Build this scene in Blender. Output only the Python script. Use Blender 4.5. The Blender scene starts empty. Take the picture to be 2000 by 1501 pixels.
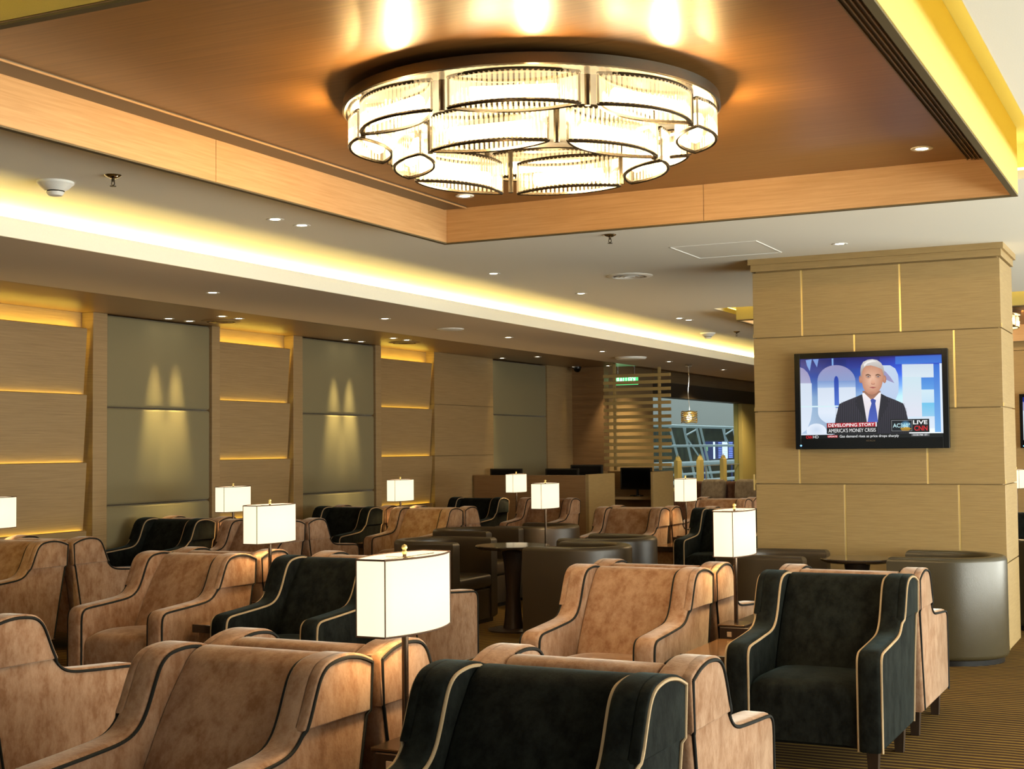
import bpy, bmesh, math, random
from mathutils import Vector, Matrix
random.seed(7)
PI = math.pi
SC = bpy.context.scene
COL = SC.collection
R = math.radians

# ------------------------------------------------------------------ camera
yaw, pitch, roll = R(26.35), R(2.63), R(-0.56)
fwd = Vector((-math.sin(yaw)*math.cos(pitch), math.cos(yaw)*math.cos(pitch), math.sin(pitch)))
rt = Vector((math.cos(yaw), math.sin(yaw), 0)); up = rt.cross(fwd)
rt2 = math.cos(roll)*rt + math.sin(roll)*up
up2 = -math.sin(roll)*rt + math.cos(roll)*up
cd = bpy.data.cameras.new('camera'); cam = bpy.data.objects.new('camera', cd); COL.objects.link(cam)
m = Matrix((rt2, up2, -fwd)).transposed().to_4x4(); m.translation = Vector((0, 0, 1.5))
cam.matrix_world = m
cd.sensor_fit = 'HORIZONTAL'; cd.sensor_width = 36.0; cd.lens = 36.0*2700/2000
cd.clip_start = 0.05; cd.clip_end = 300
SC.camera = cam

# ------------------------------------------------------------------ world, exposure
wd = bpy.data.worlds.new('daylight'); SC.world = wd; wd.use_nodes = True
bg = wd.node_tree.nodes['Background']
bg.inputs[0].default_value = (0.80, 0.93, 1.0, 1); bg.inputs[1].default_value = 0.35
SC.view_settings.view_transform = 'Standard'; SC.view_settings.look = 'None'
SC.view_settings.exposure = 0.0; SC.view_settings.gamma = 1.0; SC.view_settings.use_curve_mapping = False
cy = SC.cycles
cy.use_denoising = True
try: cy.denoiser = 'OPENIMAGEDENOISE'
except Exception: pass
cy.max_bounces = 8; cy.diffuse_bounces = 4; cy.glossy_bounces = 3; cy.transmission_bounces = 4
cy.transparent_max_bounces = 24; cy.sample_clamp_indirect = 6.0; cy.caustics_reflective = False; cy.caustics_refractive = False
cy.use_light_tree = True

def area(name, loc, rot, sx, sy, power, color, spread=None):
    l = bpy.data.lights.new(name, 'AREA'); l.shape = 'RECTANGLE'; l.size = sx; l.size_y = sy
    l.energy = power; l.color = color
    if spread: l.spread = R(spread)
    o = bpy.data.objects.new(name, l); COL.objects.link(o); o.location = loc; o.rotation_euler = [R(a) for a in rot]
    return o
DAY = (0.96, 0.98, 0.87)
HALL = (0.86, 0.95, 1.0)
# daylight through the glazed right-hand side of the lounge and the glazing behind the camera
area('daylight_side', (4.25, 5.5, 1.7), (0, 90, 0), 2.2, 11.0, 430, DAY)
area('daylight_side_bounce', (4.2, 10.0, 0.9), (0, 116, 0), 1.2, 15.0, 980, DAY)  # upward area lamp added to stand in for ground bounce on the ceiling
area('daylight_rear', (-2.0, -5.6, 1.8), (90, 0, 0), 9.0, 2.2, 40, DAY)
# daylight in the terminal hall beyond the glass
area('hall_skylight', (-14.0, 45.0, 8.0), (0, 0, 0), 10.0, 26.0, 2700, HALL)

# ------------------------------------------------------------------ materials
def new_mat(name):
    mt = bpy.data.materials.new(name); mt.use_nodes = True
    nt = mt.node_tree
    return mt, nt, nt.nodes['Principled BSDF']
def node(nt, typ, **kw):
    n = nt.nodes.new(typ)
    for k, v in kw.items():
        if k.startswith('i_'): n.inputs[k[2:]].default_value = v
        else: setattr(n, k, v)
    return n
def rgba(c): return (c[0], c[1], c[2], 1)
def simple(name, col, rough=0.5, metal=0.0, spec=0.5, bump=0, bscale=200, sheen=0):
    mt, nt, b = new_mat(name)
    b.inputs['Base Color'].default_value = rgba(col); b.inputs['Roughness'].default_value = rough
    b.inputs['Metallic'].default_value = metal; b.inputs['Specular IOR Level'].default_value = spec
    tc = node(nt, 'ShaderNodeTexCoord')
    nz = node(nt, 'ShaderNodeTexNoise'); nz.inputs['Scale'].default_value = bscale; nz.inputs['Detail'].default_value = 3
    nt.links.new(tc.outputs['Object'], nz.inputs['Vector'])
    mx = node(nt, 'ShaderNodeMix', data_type='RGBA'); mx.inputs['A'].default_value = rgba([c*0.93 for c in col]); mx.inputs['B'].default_value = rgba([min(1, c*1.07) for c in col])
    nt.links.new(nz.outputs['Fac'], mx.inputs['Factor']); nt.links.new(mx.outputs['Result'], b.inputs['Base Color'])
    if bump:
        bp = node(nt, 'ShaderNodeBump'); bp.inputs['Strength'].default_value = bump; bp.inputs['Distance'].default_value = 0.002
        nt.links.new(nz.outputs['Fac'], bp.inputs['Height']); nt.links.new(bp.outputs['Normal'], b.inputs['Normal'])
    if sheen: b.inputs['Sheen Weight'].default_value = sheen; b.inputs['Sheen Roughness'].default_value = 0.4
    return mt
def emit(name, col, strength):
    mt, nt, b = new_mat(name)
    b.inputs['Base Color'].default_value = rgba([c*0.8 for c in col]); b.inputs['Emission Color'].default_value = rgba(col)
    b.inputs['Emission Strength'].default_value = strength
    return mt
def wood(name, c1, c2, scale=(3, 3, 90), rough=0.42, spec=0.4, coat=0.0, broad=0.5):
    mt, nt, b = new_mat(name)
    tc = node(nt, 'ShaderNodeTexCoord'); mp = node(nt, 'ShaderNodeMapping'); mp.inputs['Scale'].default_value = scale
    nz = node(nt, 'ShaderNodeTexNoise'); nz.inputs['Scale'].default_value = 1.0; nz.inputs['Detail'].default_value = 6; nz.inputs['Roughness'].default_value = 0.65
    nt.links.new(tc.outputs['Object'], mp.inputs['Vector']); nt.links.new(mp.outputs['Vector'], nz.inputs['Vector'])
    n2 = node(nt, 'ShaderNodeTexNoise'); n2.inputs['Scale'].default_value = broad; n2.inputs['Detail'].default_value = 2
    nt.links.new(tc.outputs['Object'], n2.inputs['Vector'])
    ad = node(nt, 'ShaderNodeMath', operation='ADD'); nt.links.new(nz.outputs['Fac'], ad.inputs[0])
    ml = node(nt, 'ShaderNodeMath', operation='MULTIPLY'); ml.inputs[1].default_value = 0.35
    nt.links.new(n2.outputs['Fac'], ml.inputs[0]); nt.links.new(ml.outputs[0], ad.inputs[1])
    rp = node(nt, 'ShaderNodeValToRGB'); rp.color_ramp.elements[0].position = 0.45; rp.color_ramp.elements[1].position = 0.9
    rp.color_ramp.elements[0].color = rgba(c1); rp.color_ramp.elements[1].color = rgba(c2)
    nt.links.new(ad.outputs[0], rp.inputs['Fac']); nt.links.new(rp.outputs['Color'], b.inputs['Base Color'])
    b.inputs['Roughness'].default_value = rough; b.inputs['Specular IOR Level'].default_value = spec
    b.inputs['Coat Weight'].default_value = coat; b.inputs['Coat Roughness'].default_value = 0.15
    return mt
def velvet(name, c1, c2, sheen, tint):
    mt, nt, b = new_mat(name)
    tc = node(nt, 'ShaderNodeTexCoord'); oi = node(nt, 'ShaderNodeObjectInfo')
    ml = node(nt, 'ShaderNodeVectorMath', operation='SCALE'); ml.inputs[3].default_value = 17.0
    cb = node(nt, 'ShaderNodeCombineXYZ')
    for k in range(3): nt.links.new(oi.outputs['Random'], cb.inputs[k])
    nt.links.new(cb.outputs[0], ml.inputs[0])
    ad = node(nt, 'ShaderNodeVectorMath', operation='ADD')
    nt.links.new(tc.outputs['Object'], ad.inputs[0]); nt.links.new(ml.outputs[0], ad.inputs[1])
    n1 = node(nt, 'ShaderNodeTexNoise'); n1.inputs['Scale'].default_value = 11.0; n1.inputs['Detail'].default_value = 7; n1.inputs['Roughness'].default_value = 0.74
    mp = node(nt, 'ShaderNodeMapping'); mp.inputs['Scale'].default_value = (1.3, 1.3, 0.75)
    nt.links.new(ad.outputs[0], mp.inputs['Vector']); nt.links.new(mp.outputs['Vector'], n1.inputs['Vector'])
    n2 = node(nt, 'ShaderNodeTexNoise'); n2.inputs['Scale'].default_value = 90.0; n2.inputs['Detail'].default_value = 2
    nt.links.new(ad.outputs[0], n2.inputs['Vector'])
    rp = node(nt, 'ShaderNodeValToRGB'); rp.color_ramp.elements[0].position = 0.38; rp.color_ramp.elements[1].position = 0.62
    rp.color_ramp.elements[0].color = rgba(c1); rp.color_ramp.elements[1].color = rgba(c2)
    nt.links.new(n1.outputs['Fac'], rp.inputs['Fac'])
    mx = node(nt, 'ShaderNodeMix', data_type='RGBA', blend_type='MULTIPLY'); mx.inputs['Factor'].default_value = 0.35
    nt.links.new(rp.outputs['Color'], mx.inputs['A']); nt.links.new(n2.outputs['Color'], mx.inputs['B'])
    nt.links.new(rp.outputs['Color'], b.inputs['Base Color'])
    b.inputs['Roughness'].default_value = 0.85; b.inputs['Specular IOR Level'].default_value = 0.06
    b.inputs['Sheen Weight'].default_value = sheen; b.inputs['Sheen Roughness'].default_value = 0.30; b.inputs['Sheen Tint'].default_value = rgba(tint)
    bp = node(nt, 'ShaderNodeBump'); bp.inputs['Strength'].default_value = 0.25; bp.inputs['Distance'].default_value = 0.003
    nt.links.new(n2.outputs['Fac'], bp.inputs['Height']); nt.links.new(bp.outputs['Normal'], b.inputs['Normal'])
    return mt

M = {}
M['velvet_beige'] = velvet('beige velvet', (0.215, 0.110, 0.058), (0.345, 0.215, 0.138), 0.55, (1.0, 0.96, 0.86))
M['velvet_dark'] = velvet('black velvet', (0.0040, 0.0044, 0.0036), (0.0125, 0.0143, 0.0122), 0.07, (0.62, 0.95, 1.0))
M['pipe_dark'] = simple('charcoal piping', (0.016, 0.016, 0.014), 0.8, 0, 0.1)
M['pipe_light'] = simple('tan piping', (0.36, 0.26, 0.155), 0.8, 0, 0.1)
M['leg'] = wood('dark stained wood', (0.018, 0.010, 0.006), (0.035, 0.02, 0.012), (40, 40, 4), 0.35)
M['leather'] = simple('olive brown leather', (0.033, 0.021, 0.0095), 0.36, 0, 0.5, 0.35, 260)
M['leather_grey'] = simple('grey bronze leather', (0.044, 0.034, 0.016), 0.28, 0, 0.5, 0.35, 260)
M['wood_wall'] = wood('pale oak veneer', (0.25, 0.160, 0.070), (0.36, 0.240, 0.115), (2.5, 2.5, 110), 0.45)
M['wood_pillar'] = wood('golden oak veneer', (0.265, 0.176, 0.071), (0.37, 0.255, 0.109), (6, 6, 170), 0.45)
M['wood_brown'] = wood('brown veneer', (0.205, 0.108, 0.042), (0.30, 0.168, 0.070), (3, 3, 100), 0.5)
M['wood_slat'] = wood('honey slat veneer', (0.33, 0.225, 0.080), (0.46, 0.325, 0.13), (3, 3, 100), 0.45)
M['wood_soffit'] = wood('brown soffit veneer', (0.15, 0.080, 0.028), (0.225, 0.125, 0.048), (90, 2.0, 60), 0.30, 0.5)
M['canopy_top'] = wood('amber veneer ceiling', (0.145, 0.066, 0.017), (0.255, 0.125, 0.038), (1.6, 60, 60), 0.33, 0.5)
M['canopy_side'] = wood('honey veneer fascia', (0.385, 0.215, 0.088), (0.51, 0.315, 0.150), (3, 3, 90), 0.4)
M['canopy_out'] = simple('board with slot glow in its colour', (0.52, 0.40, 0.11), 0.7)  # yellow of the slot light is put into the board's base colour
M['edge'] = simple('olive brown edge strip', (0.085, 0.062, 0.024), 0.6)
M['brass'] = simple('brass inlay', (0.80, 0.62, 0.25), 0.35, 0.7)
M['fabric'] = simple('grey olive wall fabric', (0.205, 0.170, 0.090), 0.75, 0, 0.3, 0.3, 350, 0.2)
M['white'] = simple('white ceiling paint', (0.78, 0.755, 0.67), 0.8, 0, 0.2)
M['soffit'] = simple('beige soffit paint', (0.60, 0.50, 0.37), 0.75, 0, 0.25)
M['white_plastic'] = simple('white plastic', (0.80, 0.80, 0.77), 0.4)
M['dark_gap'] = simple('dark grille', (0.022, 0.014, 0.009), 0.6)
M['grille_strip'] = simple('bronze diffuser', (0.13, 0.10, 0.068), 0.45, 0.2)
M['bronze'] = simple('dark bronze', (0.10, 0.078, 0.052), 0.25, 0.85)
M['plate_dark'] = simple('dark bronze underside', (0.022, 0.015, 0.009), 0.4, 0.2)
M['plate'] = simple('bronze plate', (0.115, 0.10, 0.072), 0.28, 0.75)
M['lamp_pole'] = simple('bronze lamp pole', (0.10, 0.065, 0.04), 0.25, 0.8)
M['shade_trim'] = simple('brown shade trim', (0.07, 0.03, 0.012), 0.8)
M['black_plastic'] = simple('black plastic', (0.008, 0.008, 0.008), 0.25)
M['black_gloss'] = simple('gloss black bezel', (0.003, 0.003, 0.003), 0.14, 0, 0.18)
M['table_top'] = simple('polished dark table top', (0.030, 0.018, 0.011), 0.10, 0, 0.6)
M['table_wood'] = wood('table veneer', (0.13, 0.065, 0.028), (0.22, 0.12, 0.055), (40, 4, 40), 0.16, 0.6)
M['chrome'] = simple('chrome', (0.75, 0.73, 0.68), 0.12, 1.0)
M['header'] = simple('dark brown header', (0.045, 0.030, 0.016), 0.5)
M['steel_white'] = simple('pale painted steel', (0.62, 0.72, 0.76), 0.5)
M['hall_grey'] = simple('grey bulkhead', (0.50, 0.50, 0.47), 0.8)
M['hall_floor'] = simple('hall floor', (0.30, 0.33, 0.31), 0.5)
M['yellow_wall'] = simple('mustard painted wall', (0.56, 0.44, 0.15), 0.75)
M['sofa_grey'] = velvet('taupe velvet', (0.15, 0.115, 0.085), (0.24, 0.19, 0.145), 0.2, (1, 0.95, 0.9))
M['sofa_brown'] = velvet('brown velvet', (0.065, 0.030, 0.020), (0.11, 0.055, 0.038), 0.2, (1, 0.8, 0.7))
M['paper'] = simple('white card', (0.75, 0.75, 0.70), 0.7)
M['window_frame'] = simple('window mullion', (0.30, 0.30, 0.29), 0.5)
M['led_warm'] = emit('yellow led strip', (1.0, 0.76, 0.09), 11.0)
M['led_top'] = emit('bright yellow led strip', (1.0, 0.72, 0.09), 20.0)
M['led_cove'] = emit('warm cove led', (1.0, 0.72, 0.19), 150.0)
M['led_slot'] = emit('yellow slot led', (1.0, 0.76, 0.15), 8.5)
M['bulb'] = emit('halogen lens', (1.0, 0.88, 0.62), 22.0)
M['led_blue'] = emit('blue standby light', (0.1, 0.4, 1.0), 6.0)
M['exit'] = emit('exit sign green', (0.10, 0.85, 0.25), 1.1)
M['exit_text'] = emit('exit sign letters', (0.55, 1.0, 0.65), 1.8)
M['pendant_light'] = emit('pendant bulb', (1.0, 0.75, 0.4), 14.0)

# lamp shade: lit fabric, a lit lamp gives off light
def shade_mat():
    mt = bpy.data.materials.new('lit lamp shade'); mt.use_nodes = True; nt = mt.node_tree; nt.nodes.clear()
    out = node(nt, 'ShaderNodeOutputMaterial')
    tr = node(nt, 'ShaderNodeBsdfTranslucent'); tr.inputs[0].default_value = (0.36, 0.285, 0.16, 1)
    df = node(nt, 'ShaderNodeBsdfDiffuse'); df.inputs[0].default_value = (0.55, 0.48, 0.33, 1)
    mx = node(nt, 'ShaderNodeMixShader'); mx.inputs[0].default_value = 0.35
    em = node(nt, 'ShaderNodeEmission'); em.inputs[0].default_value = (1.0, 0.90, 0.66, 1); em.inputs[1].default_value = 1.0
    a = node(nt, 'ShaderNodeAddShader')
    nt.links.new(tr.outputs[0], mx.inputs[1]); nt.links.new(df.outputs[0], mx.inputs[2])
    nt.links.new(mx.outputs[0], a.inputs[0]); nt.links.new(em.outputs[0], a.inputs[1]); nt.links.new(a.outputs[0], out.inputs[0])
    return mt
M['shade'] = shade_mat()
# crystal rods
def crystal():
    mt = bpy.data.materials.new('lit crystal rods'); mt.use_nodes = True; nt = mt.node_tree; nt.nodes.clear()
    out = node(nt, 'ShaderNodeOutputMaterial')
    tr = node(nt, 'ShaderNodeBsdfTransparent'); tr.inputs[0].default_value = (1, 0.97, 0.9, 1)
    gl = node(nt, 'ShaderNodeBsdfGlossy'); gl.inputs['Roughness'].default_value = 0.12; gl.inputs[0].default_value = (1, 0.96, 0.88, 1)
    em = node(nt, 'ShaderNodeEmission'); em.inputs[0].default_value = (1.0, 0.72, 0.36, 1); em.inputs[1].default_value = 0.34
    m1 = node(nt, 'ShaderNodeMixShader'); m1.inputs[0].default_value = 0.14
    nt.links.new(tr.outputs[0], m1.inputs[1]); nt.links.new(gl.outputs[0], m1.inputs[2])
    a = node(nt, 'ShaderNodeAddShader'); nt.links.new(m1.outputs[0], a.inputs[0]); nt.links.new(em.outputs[0], a.inputs[1])
    nt.links.new(a.outputs[0], out.inputs[0])
    return mt
M['crystal'] = crystal()
M['crystal_bulb'] = emit('chandelier lamp tube', (1.0, 0.84, 0.52), 22.0)
def glass():
    mt = bpy.data.materials.new('clear window glass'); mt.use_nodes = True; nt = mt.node_tree; nt.nodes.clear()
    out = node(nt, 'ShaderNodeOutputMaterial'); tr = node(nt, 'ShaderNodeBsdfTransparent'); tr.inputs[0].default_value = (0.9, 0.95, 0.93, 1)
    gl = node(nt, 'ShaderNodeBsdfGlossy'); gl.inputs['Roughness'].default_value = 0.02
    mx = node(nt, 'ShaderNodeMixShader'); mx.inputs[0].default_value = 0.06
    nt.links.new(tr.outputs[0], mx.inputs[1]); nt.links.new(gl.outputs[0], mx.inputs[2]); nt.links.new(mx.outputs[0], out.inputs[0])
    return mt
M['glass'] = glass()
def carpet():
    mt, nt, b = new_mat('striped carpet')
    tc = node(nt, 'ShaderNodeTexCoord'); mp = node(nt, 'ShaderNodeMapping'); mp.inputs['Scale'].default_value = (0.5, 1, 1)
    nt.links.new(tc.outputs['Object'], mp.inputs['Vector'])
    wv = node(nt, 'ShaderNodeTexWave', wave_type='BANDS', bands_direction='Y'); wv.inputs['Scale'].default_value = 5.2
    wv.inputs['Distortion'].default_value = 2.6; wv.inputs['Detail'].default_value = 3; wv.inputs['Detail Scale'].default_value = 0.8
    nt.links.new(mp.outputs['Vector'], wv.inputs['Vector'])
    nz = node(nt, 'ShaderNodeTexNoise'); nz.inputs['Scale'].default_value = 260; nz.inputs['Detail'].default_value = 2
    nt.links.new(tc.outputs['Object'], nz.inputs['Vector'])
    n2 = node(nt, 'ShaderNodeTexNoise'); n2.inputs['Scale'].default_value = 2.2; n2.inputs['Detail'].default_value = 3
    nt.links.new(mp.outputs['Vector'], n2.inputs['Vector'])
    rp = node(nt, 'ShaderNodeValToRGB'); e = rp.color_ramp.elements
    e[0].position = 0.50; e[0].color = (0.042, 0.019, 0.006, 1); e[1].position = 0.92; e[1].color = (0.215, 0.128, 0.021, 1)
    nt.links.new(wv.outputs['Fac'], rp.inputs['Fac'])
    mx = node(nt, 'ShaderNodeMix', data_type='RGBA', blend_type='MULTIPLY'); mx.inputs['Factor'].default_value = 0.6
    sm = node(nt, 'ShaderNodeMath', operation='MULTIPLY_ADD'); sm.inputs[1].default_value = 0.9; sm.inputs[2].default_value = 0.45
    nt.links.new(n2.outputs['Fac'], sm.inputs[0])
    nt.links.new(rp.outputs['Color'], mx.inputs['A']); nt.links.new(sm.outputs[0], mx.inputs['B'])
    nt.links.new(mx.outputs['Result'], b.inputs['Base Color'])
    b.inputs['Roughness'].default_value = 0.95; b.inputs['Specular IOR Level'].default_value = 0.1
    bp = node(nt, 'ShaderNodeBump'); bp.inputs['Strength'].default_value = 0.4; bp.inputs['Distance'].default_value = 0.004
    nt.links.new(nz.outputs['Fac'], bp.inputs['Height']); nt.links.new(bp.outputs['Normal'], b.inputs['Normal'])
    return mt
M['carpet'] = carpet()
def foliage():
    mt, nt, b = new_mat('dark planting')
    tc = node(nt, 'ShaderNodeTexCoord'); nz = node(nt, 'ShaderNodeTexNoise'); nz.inputs['Scale'].default_value = 2.5; nz.inputs['Detail'].default_value = 6
    nt.links.new(tc.outputs['Object'], nz.inputs['Vector'])
    rp = node(nt, 'ShaderNodeValToRGB'); e = rp.color_ramp.elements; e[0].position = 0.35; e[0].color = (0.008, 0.013, 0.010, 1); e[1].position = 0.7; e[1].color = (0.045, 0.058, 0.032, 1)
    nt.links.new(nz.outputs['Fac'], rp.inputs['Fac']); nt.links.new(rp.outputs['Color'], b.inputs['Base Color']); b.inputs['Roughness'].default_value = 0.9
    return mt
M['foliage'] = foliage()
def screen_mat():
    mt = bpy.data.materials.new('broadcast picture'); mt.use_nodes = True; nt = mt.node_tree; nt.nodes.clear()
    out = node(nt, 'ShaderNodeOutputMaterial'); em = node(nt, 'ShaderNodeEmission'); em.inputs[1].default_value = 1.0
    at = node(nt, 'ShaderNodeAttribute', attribute_name='picture'); nt.links.new(at.outputs['Color'], em.inputs[0])
    gl = node(nt, 'ShaderNodeBsdfGlossy'); gl.inputs['Roughness'].default_value = 0.1; gl.inputs[0].default_value = (0.03, 0.03, 0.03, 1)
    a = node(nt, 'ShaderNodeAddShader'); nt.links.new(em.outputs[0], a.inputs[0]); nt.links.new(gl.outputs[0], a.inputs[1]); nt.links.new(a.outputs[0], out.inputs[0])
    return mt
M['screen'] = screen_mat()

# ------------------------------------------------------------------ mesh helpers
def NB(): return bmesh.new()
def merge(bm, tmp):
    me = bpy.data.meshes.new('tmp'); tmp.to_mesh(me); tmp.free(); bm.from_mesh(me); bpy.data.meshes.remove(me)
def box(bm, x0, x1, y0, y1, z0, z1, bev=0.0, seg=2, mi=0):
    t = bmesh.new()
    vs = [t.verts.new((x, y, z)) for z in (z0, z1) for y in (y0, y1) for x in (x0, x1)]
    for f in ((0, 2, 3, 1), (4, 5, 7, 6), (0, 1, 5, 4), (2, 6, 7, 3), (0, 4, 6, 2), (1, 3, 7, 5)):
        t.faces.new([vs[i] for i in f])
    if bev: bmesh.ops.bevel(t, geom=t.edges[:], offset=bev, segments=seg, affect='EDGES', profile=0.5)
    for f in t.faces: f.material_index = mi
    merge(bm, t)
def prism(bm, pts, a0, a1, axis='x', bev=0.0, seg=3, mi=0, bev_side=False):
    """pts: polygon in the plane across axis. x -> (y,z); y -> (x,z); z -> (x,y)"""
    t = bmesh.new()
    def P(p, a): return {'x': (a, p[0], p[1]), 'y': (p[0], a, p[1]), 'z': (p[0], p[1], a)}[axis]
    A = [t.verts.new(P(p, a0)) for p in pts]; B = [t.verts.new(P(p, a1)) for p in pts]
    fa = t.faces.new(A); fb = t.faces.new(B); n = len(pts)
    for i in range(n): t.faces.new((A[i], A[(i+1) % n], B[(i+1) % n], B[i]))
    bmesh.ops.recalc_face_normals(t, faces=t.faces[:])
    if bev:
        ed = set(fa.edges) | set(fb.edges)
        bmesh.ops.bevel(t, geom=list(ed) if not bev_side else t.edges[:], offset=bev, segments=seg, affect='EDGES', profile=0.5, clamp_overlap=True)
    for f in t.faces: f.material_index = mi
    merge(bm, t)
def lathe(bm, prof, n=32, c=(0, 0, 0), mi=0):
    rings = []
    for r, z in prof:
        if r < 1e-6: rings.append([bm.verts.new((c[0], c[1], c[2]+z))])
        else: rings.append([bm.verts.new((c[0]+r*math.cos(2*PI*k/n), c[1]+r*math.sin(2*PI*k/n), c[2]+z)) for k in range(n)])
    fs = []
    for a, b in zip(rings, rings[1:]):
        for k in range(n):
            k2 = (k+1) % n
            if len(a) == 1 and len(b) == 1: continue
            if len(a) == 1: fs.append(bm.faces.new((a[0], b[k], b[k2])))
            elif len(b) == 1: fs.append(bm.faces.new((a[k], a[k2], b[0])))
            else: fs.append(bm.faces.new((a[k], a[k2], b[k2], b[k])))
    for f in fs: f.material_index = mi
    bmesh.ops.recalc_face_normals(bm, faces=fs)
def tube(bm, pts, r, n=6, closed=False, mi=0, caps=True):
    pts = [Vector(p) for p in pts]; N = len(pts); rings = []
    prev = None
    for i, p in enumerate(pts):
        if closed: t = (pts[(i+1) % N]-pts[i-1])
        else: t = pts[min(i+1, N-1)]-pts[max(i-1, 0)]
        t.normalize()
        if prev is None:
            a = Vector((0, 0, 1)) if abs(t.z) < 0.9 else Vector((1, 0, 0)); u = t.cross(a).normalized()
        else:
            u = (prev - t*prev.dot(t)).normalized()
        prev = u; v = t.cross(u)
        rr = r[i] if isinstance(r, (list, tuple)) else r
        rings.append([bm.verts.new(p + rr*(math.cos(2*PI*k/n)*u + math.sin(2*PI*k/n)*v)) for k in range(n)])
    prs = list(zip(rings, rings[1:])) + ([(rings[-1], rings[0])] if closed else [])
    fs = []
    for a, b in prs:
        for k in range(n): fs.append(bm.faces.new((a[k], a[(k+1) % n], b[(k+1) % n], b[k])))
    if caps and not closed: fs += [bm.faces.new(rings[0][::-1]), bm.faces.new(rings[-1])]
    for f in fs: f.material_index = mi
    bmesh.ops.recalc_face_normals(bm, faces=fs)
def spline(ctrl, n=6):
    out = []
    P = [Vector(c) for c in ctrl]
    for i in range(len(P)-1):
        p0, p1, p2, p3 = P[max(i-1, 0)], P[i], P[i+1], P[min(i+2, len(P)-1)]
        for k in range(n):
            t = k/n
            out.append(tuple(0.5*((2*p1)+(-p0+p2)*t+(2*p0-5*p1+4*p2-p3)*t*t+(-p0+3*p1-3*p2+p3)*t**3)))
    out.append(tuple(P[-1])); return out
def build(name, bm, mats, parent=None, smooth=38, loc=None):
    me = bpy.data.meshes.new(name); bm.to_mesh(me); bm.free()
    for mt in (mats if isinstance(mats, (list, tuple)) else [mats]): me.materials.append(M[mt] if isinstance(mt, str) else mt)
    if smooth:
        me.shade_smooth(); me.set_sharp_from_angle(angle=R(smooth))
    o = bpy.data.objects.new(name, me); COL.objects.link(o)
    if parent: o.parent = parent
    if loc: o.location = loc
    return o
def tag(o, label, cat, group=None):
    o['label'] = label; o['category'] = cat
    if group: o['group'] = group
    return o
def thing(name, label, cat, loc=(0, 0, 0), rz=0, group=None):
    o = bpy.data.objects.new(name, None); COL.objects.link(o); o.location = loc; o.rotation_euler = (0, 0, rz)
    o.empty_display_size = 0.1
    return tag(o, label, cat, group)
def struct(name, bm, mats, parent=None, smooth=38):
    o = build(name, bm, mats, parent, smooth)
    if not parent: o['kind'] = 'structure'
    return o
def dup(root, loc, rz=0, label=None, group=None):
    def cp(o, par):
        c = o.copy(); COL.objects.link(c)
        if par: c.parent = par
        for ch in list(o.children): cp(ch, c)
        return c
    r = cp(root, None); r.location = loc; r.rotation_euler = (0, 0, rz)
    if label: r['label'] = label
    if group: r['group'] = group
    return r
def lamp_point(name, parent, loc, power, col, rad=0.05):
    l = bpy.data.lights.new(name, 'POINT'); l.energy = power; l.color = col; l.shadow_soft_size = rad
    o = bpy.data.objects.new(name, l); COL.objects.link(o); o.parent = parent; o.location = loc
    return o

# ------------------------------------------------------------------ setting
XW = -9.4                      # left wall plane
ZC = 2.97                      # white ceiling
b = NB(); box(b, -20, 4.5, -6, 34, -0.1, 0); struct('floor', b, 'carpet', smooth=0)

# white ceiling around the two canopy openings
OX0, OX1 = -4.60, -0.66
OPEN = [(2.95, 8.12), (14.17, 19.6)]
b = NB()
box(b, -6.75, OX0, -6, 34, ZC, ZC+0.05); box(b, OX1, 4.5, -6, 34, ZC, ZC+0.05)
ys = [-6] + [v for o in OPEN for v in o] + [34]
for i in range(0, len(ys), 2): box(b, OX0, OX1, ys[i], ys[i+1], ZC, ZC+0.05)
struct('ceiling', b, 'white', smooth=0)
for i, (y0, y1) in enumerate(OPEN):       # raised recess above each opening
    b = NB(); g = 0.28; zt = 3.22
    box(b, OX0-g, OX1+g, y0-g, y1+g, zt, zt+0.05)
    box(b, OX0-g-.05, OX0-g, y0-g, y1+g, ZC+0.05, zt); box(b, OX1+g, OX1+g+.05, y0-g, y1+g, ZC+0.05, zt)
    box(b, OX0-g, OX1+g, y0-g-.05, y0-g, ZC+0.05, zt); box(b, OX0-g, OX1+g, y1+g, y1+g+.05, ZC+0.05, zt)
    struct('ceiling_recess', b, 'white', smooth=0)
    b = NB()                              # led strips lying on the ceiling edge
    for (xa, xb, ya, yb) in ((OX1+.05, OX1+.09, y0, y1), (OX0-.09, OX0-.05, y0, y1), (OX0, OX1, y0-.09, y0-.05), (OX0, OX1, y1+.05, y1+.09)):
        box(b, xa, xb, ya, yb, ZC+.052, ZC+.075)
    tag(build('led_strip', b, 'led_slot', smooth=0), ['yellow led strip hidden in the slot around the near wooden canopy', 'yellow led strip in the slot around the far canopy behind the pillar'][i], 'light', 'yellow slot lights')

# access hatch line in white ceiling
b = NB()
hx = [(-3.45, 9.62), (-3.45, 10.30), (-2.80, 10.30), (-2.80, 9.62)]
for p, q in zip(hx, hx[1:]+hx[:1]): tube(b, [(p[0], p[1], ZC-.001), (q[0], q[1], ZC-.001)], 0.004, 4)
tag(build('ceiling_hatch', b, 'white_plastic', smooth=0), 'thin white outline of an access hatch in ceiling near the pillar', 'hatch')

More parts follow.
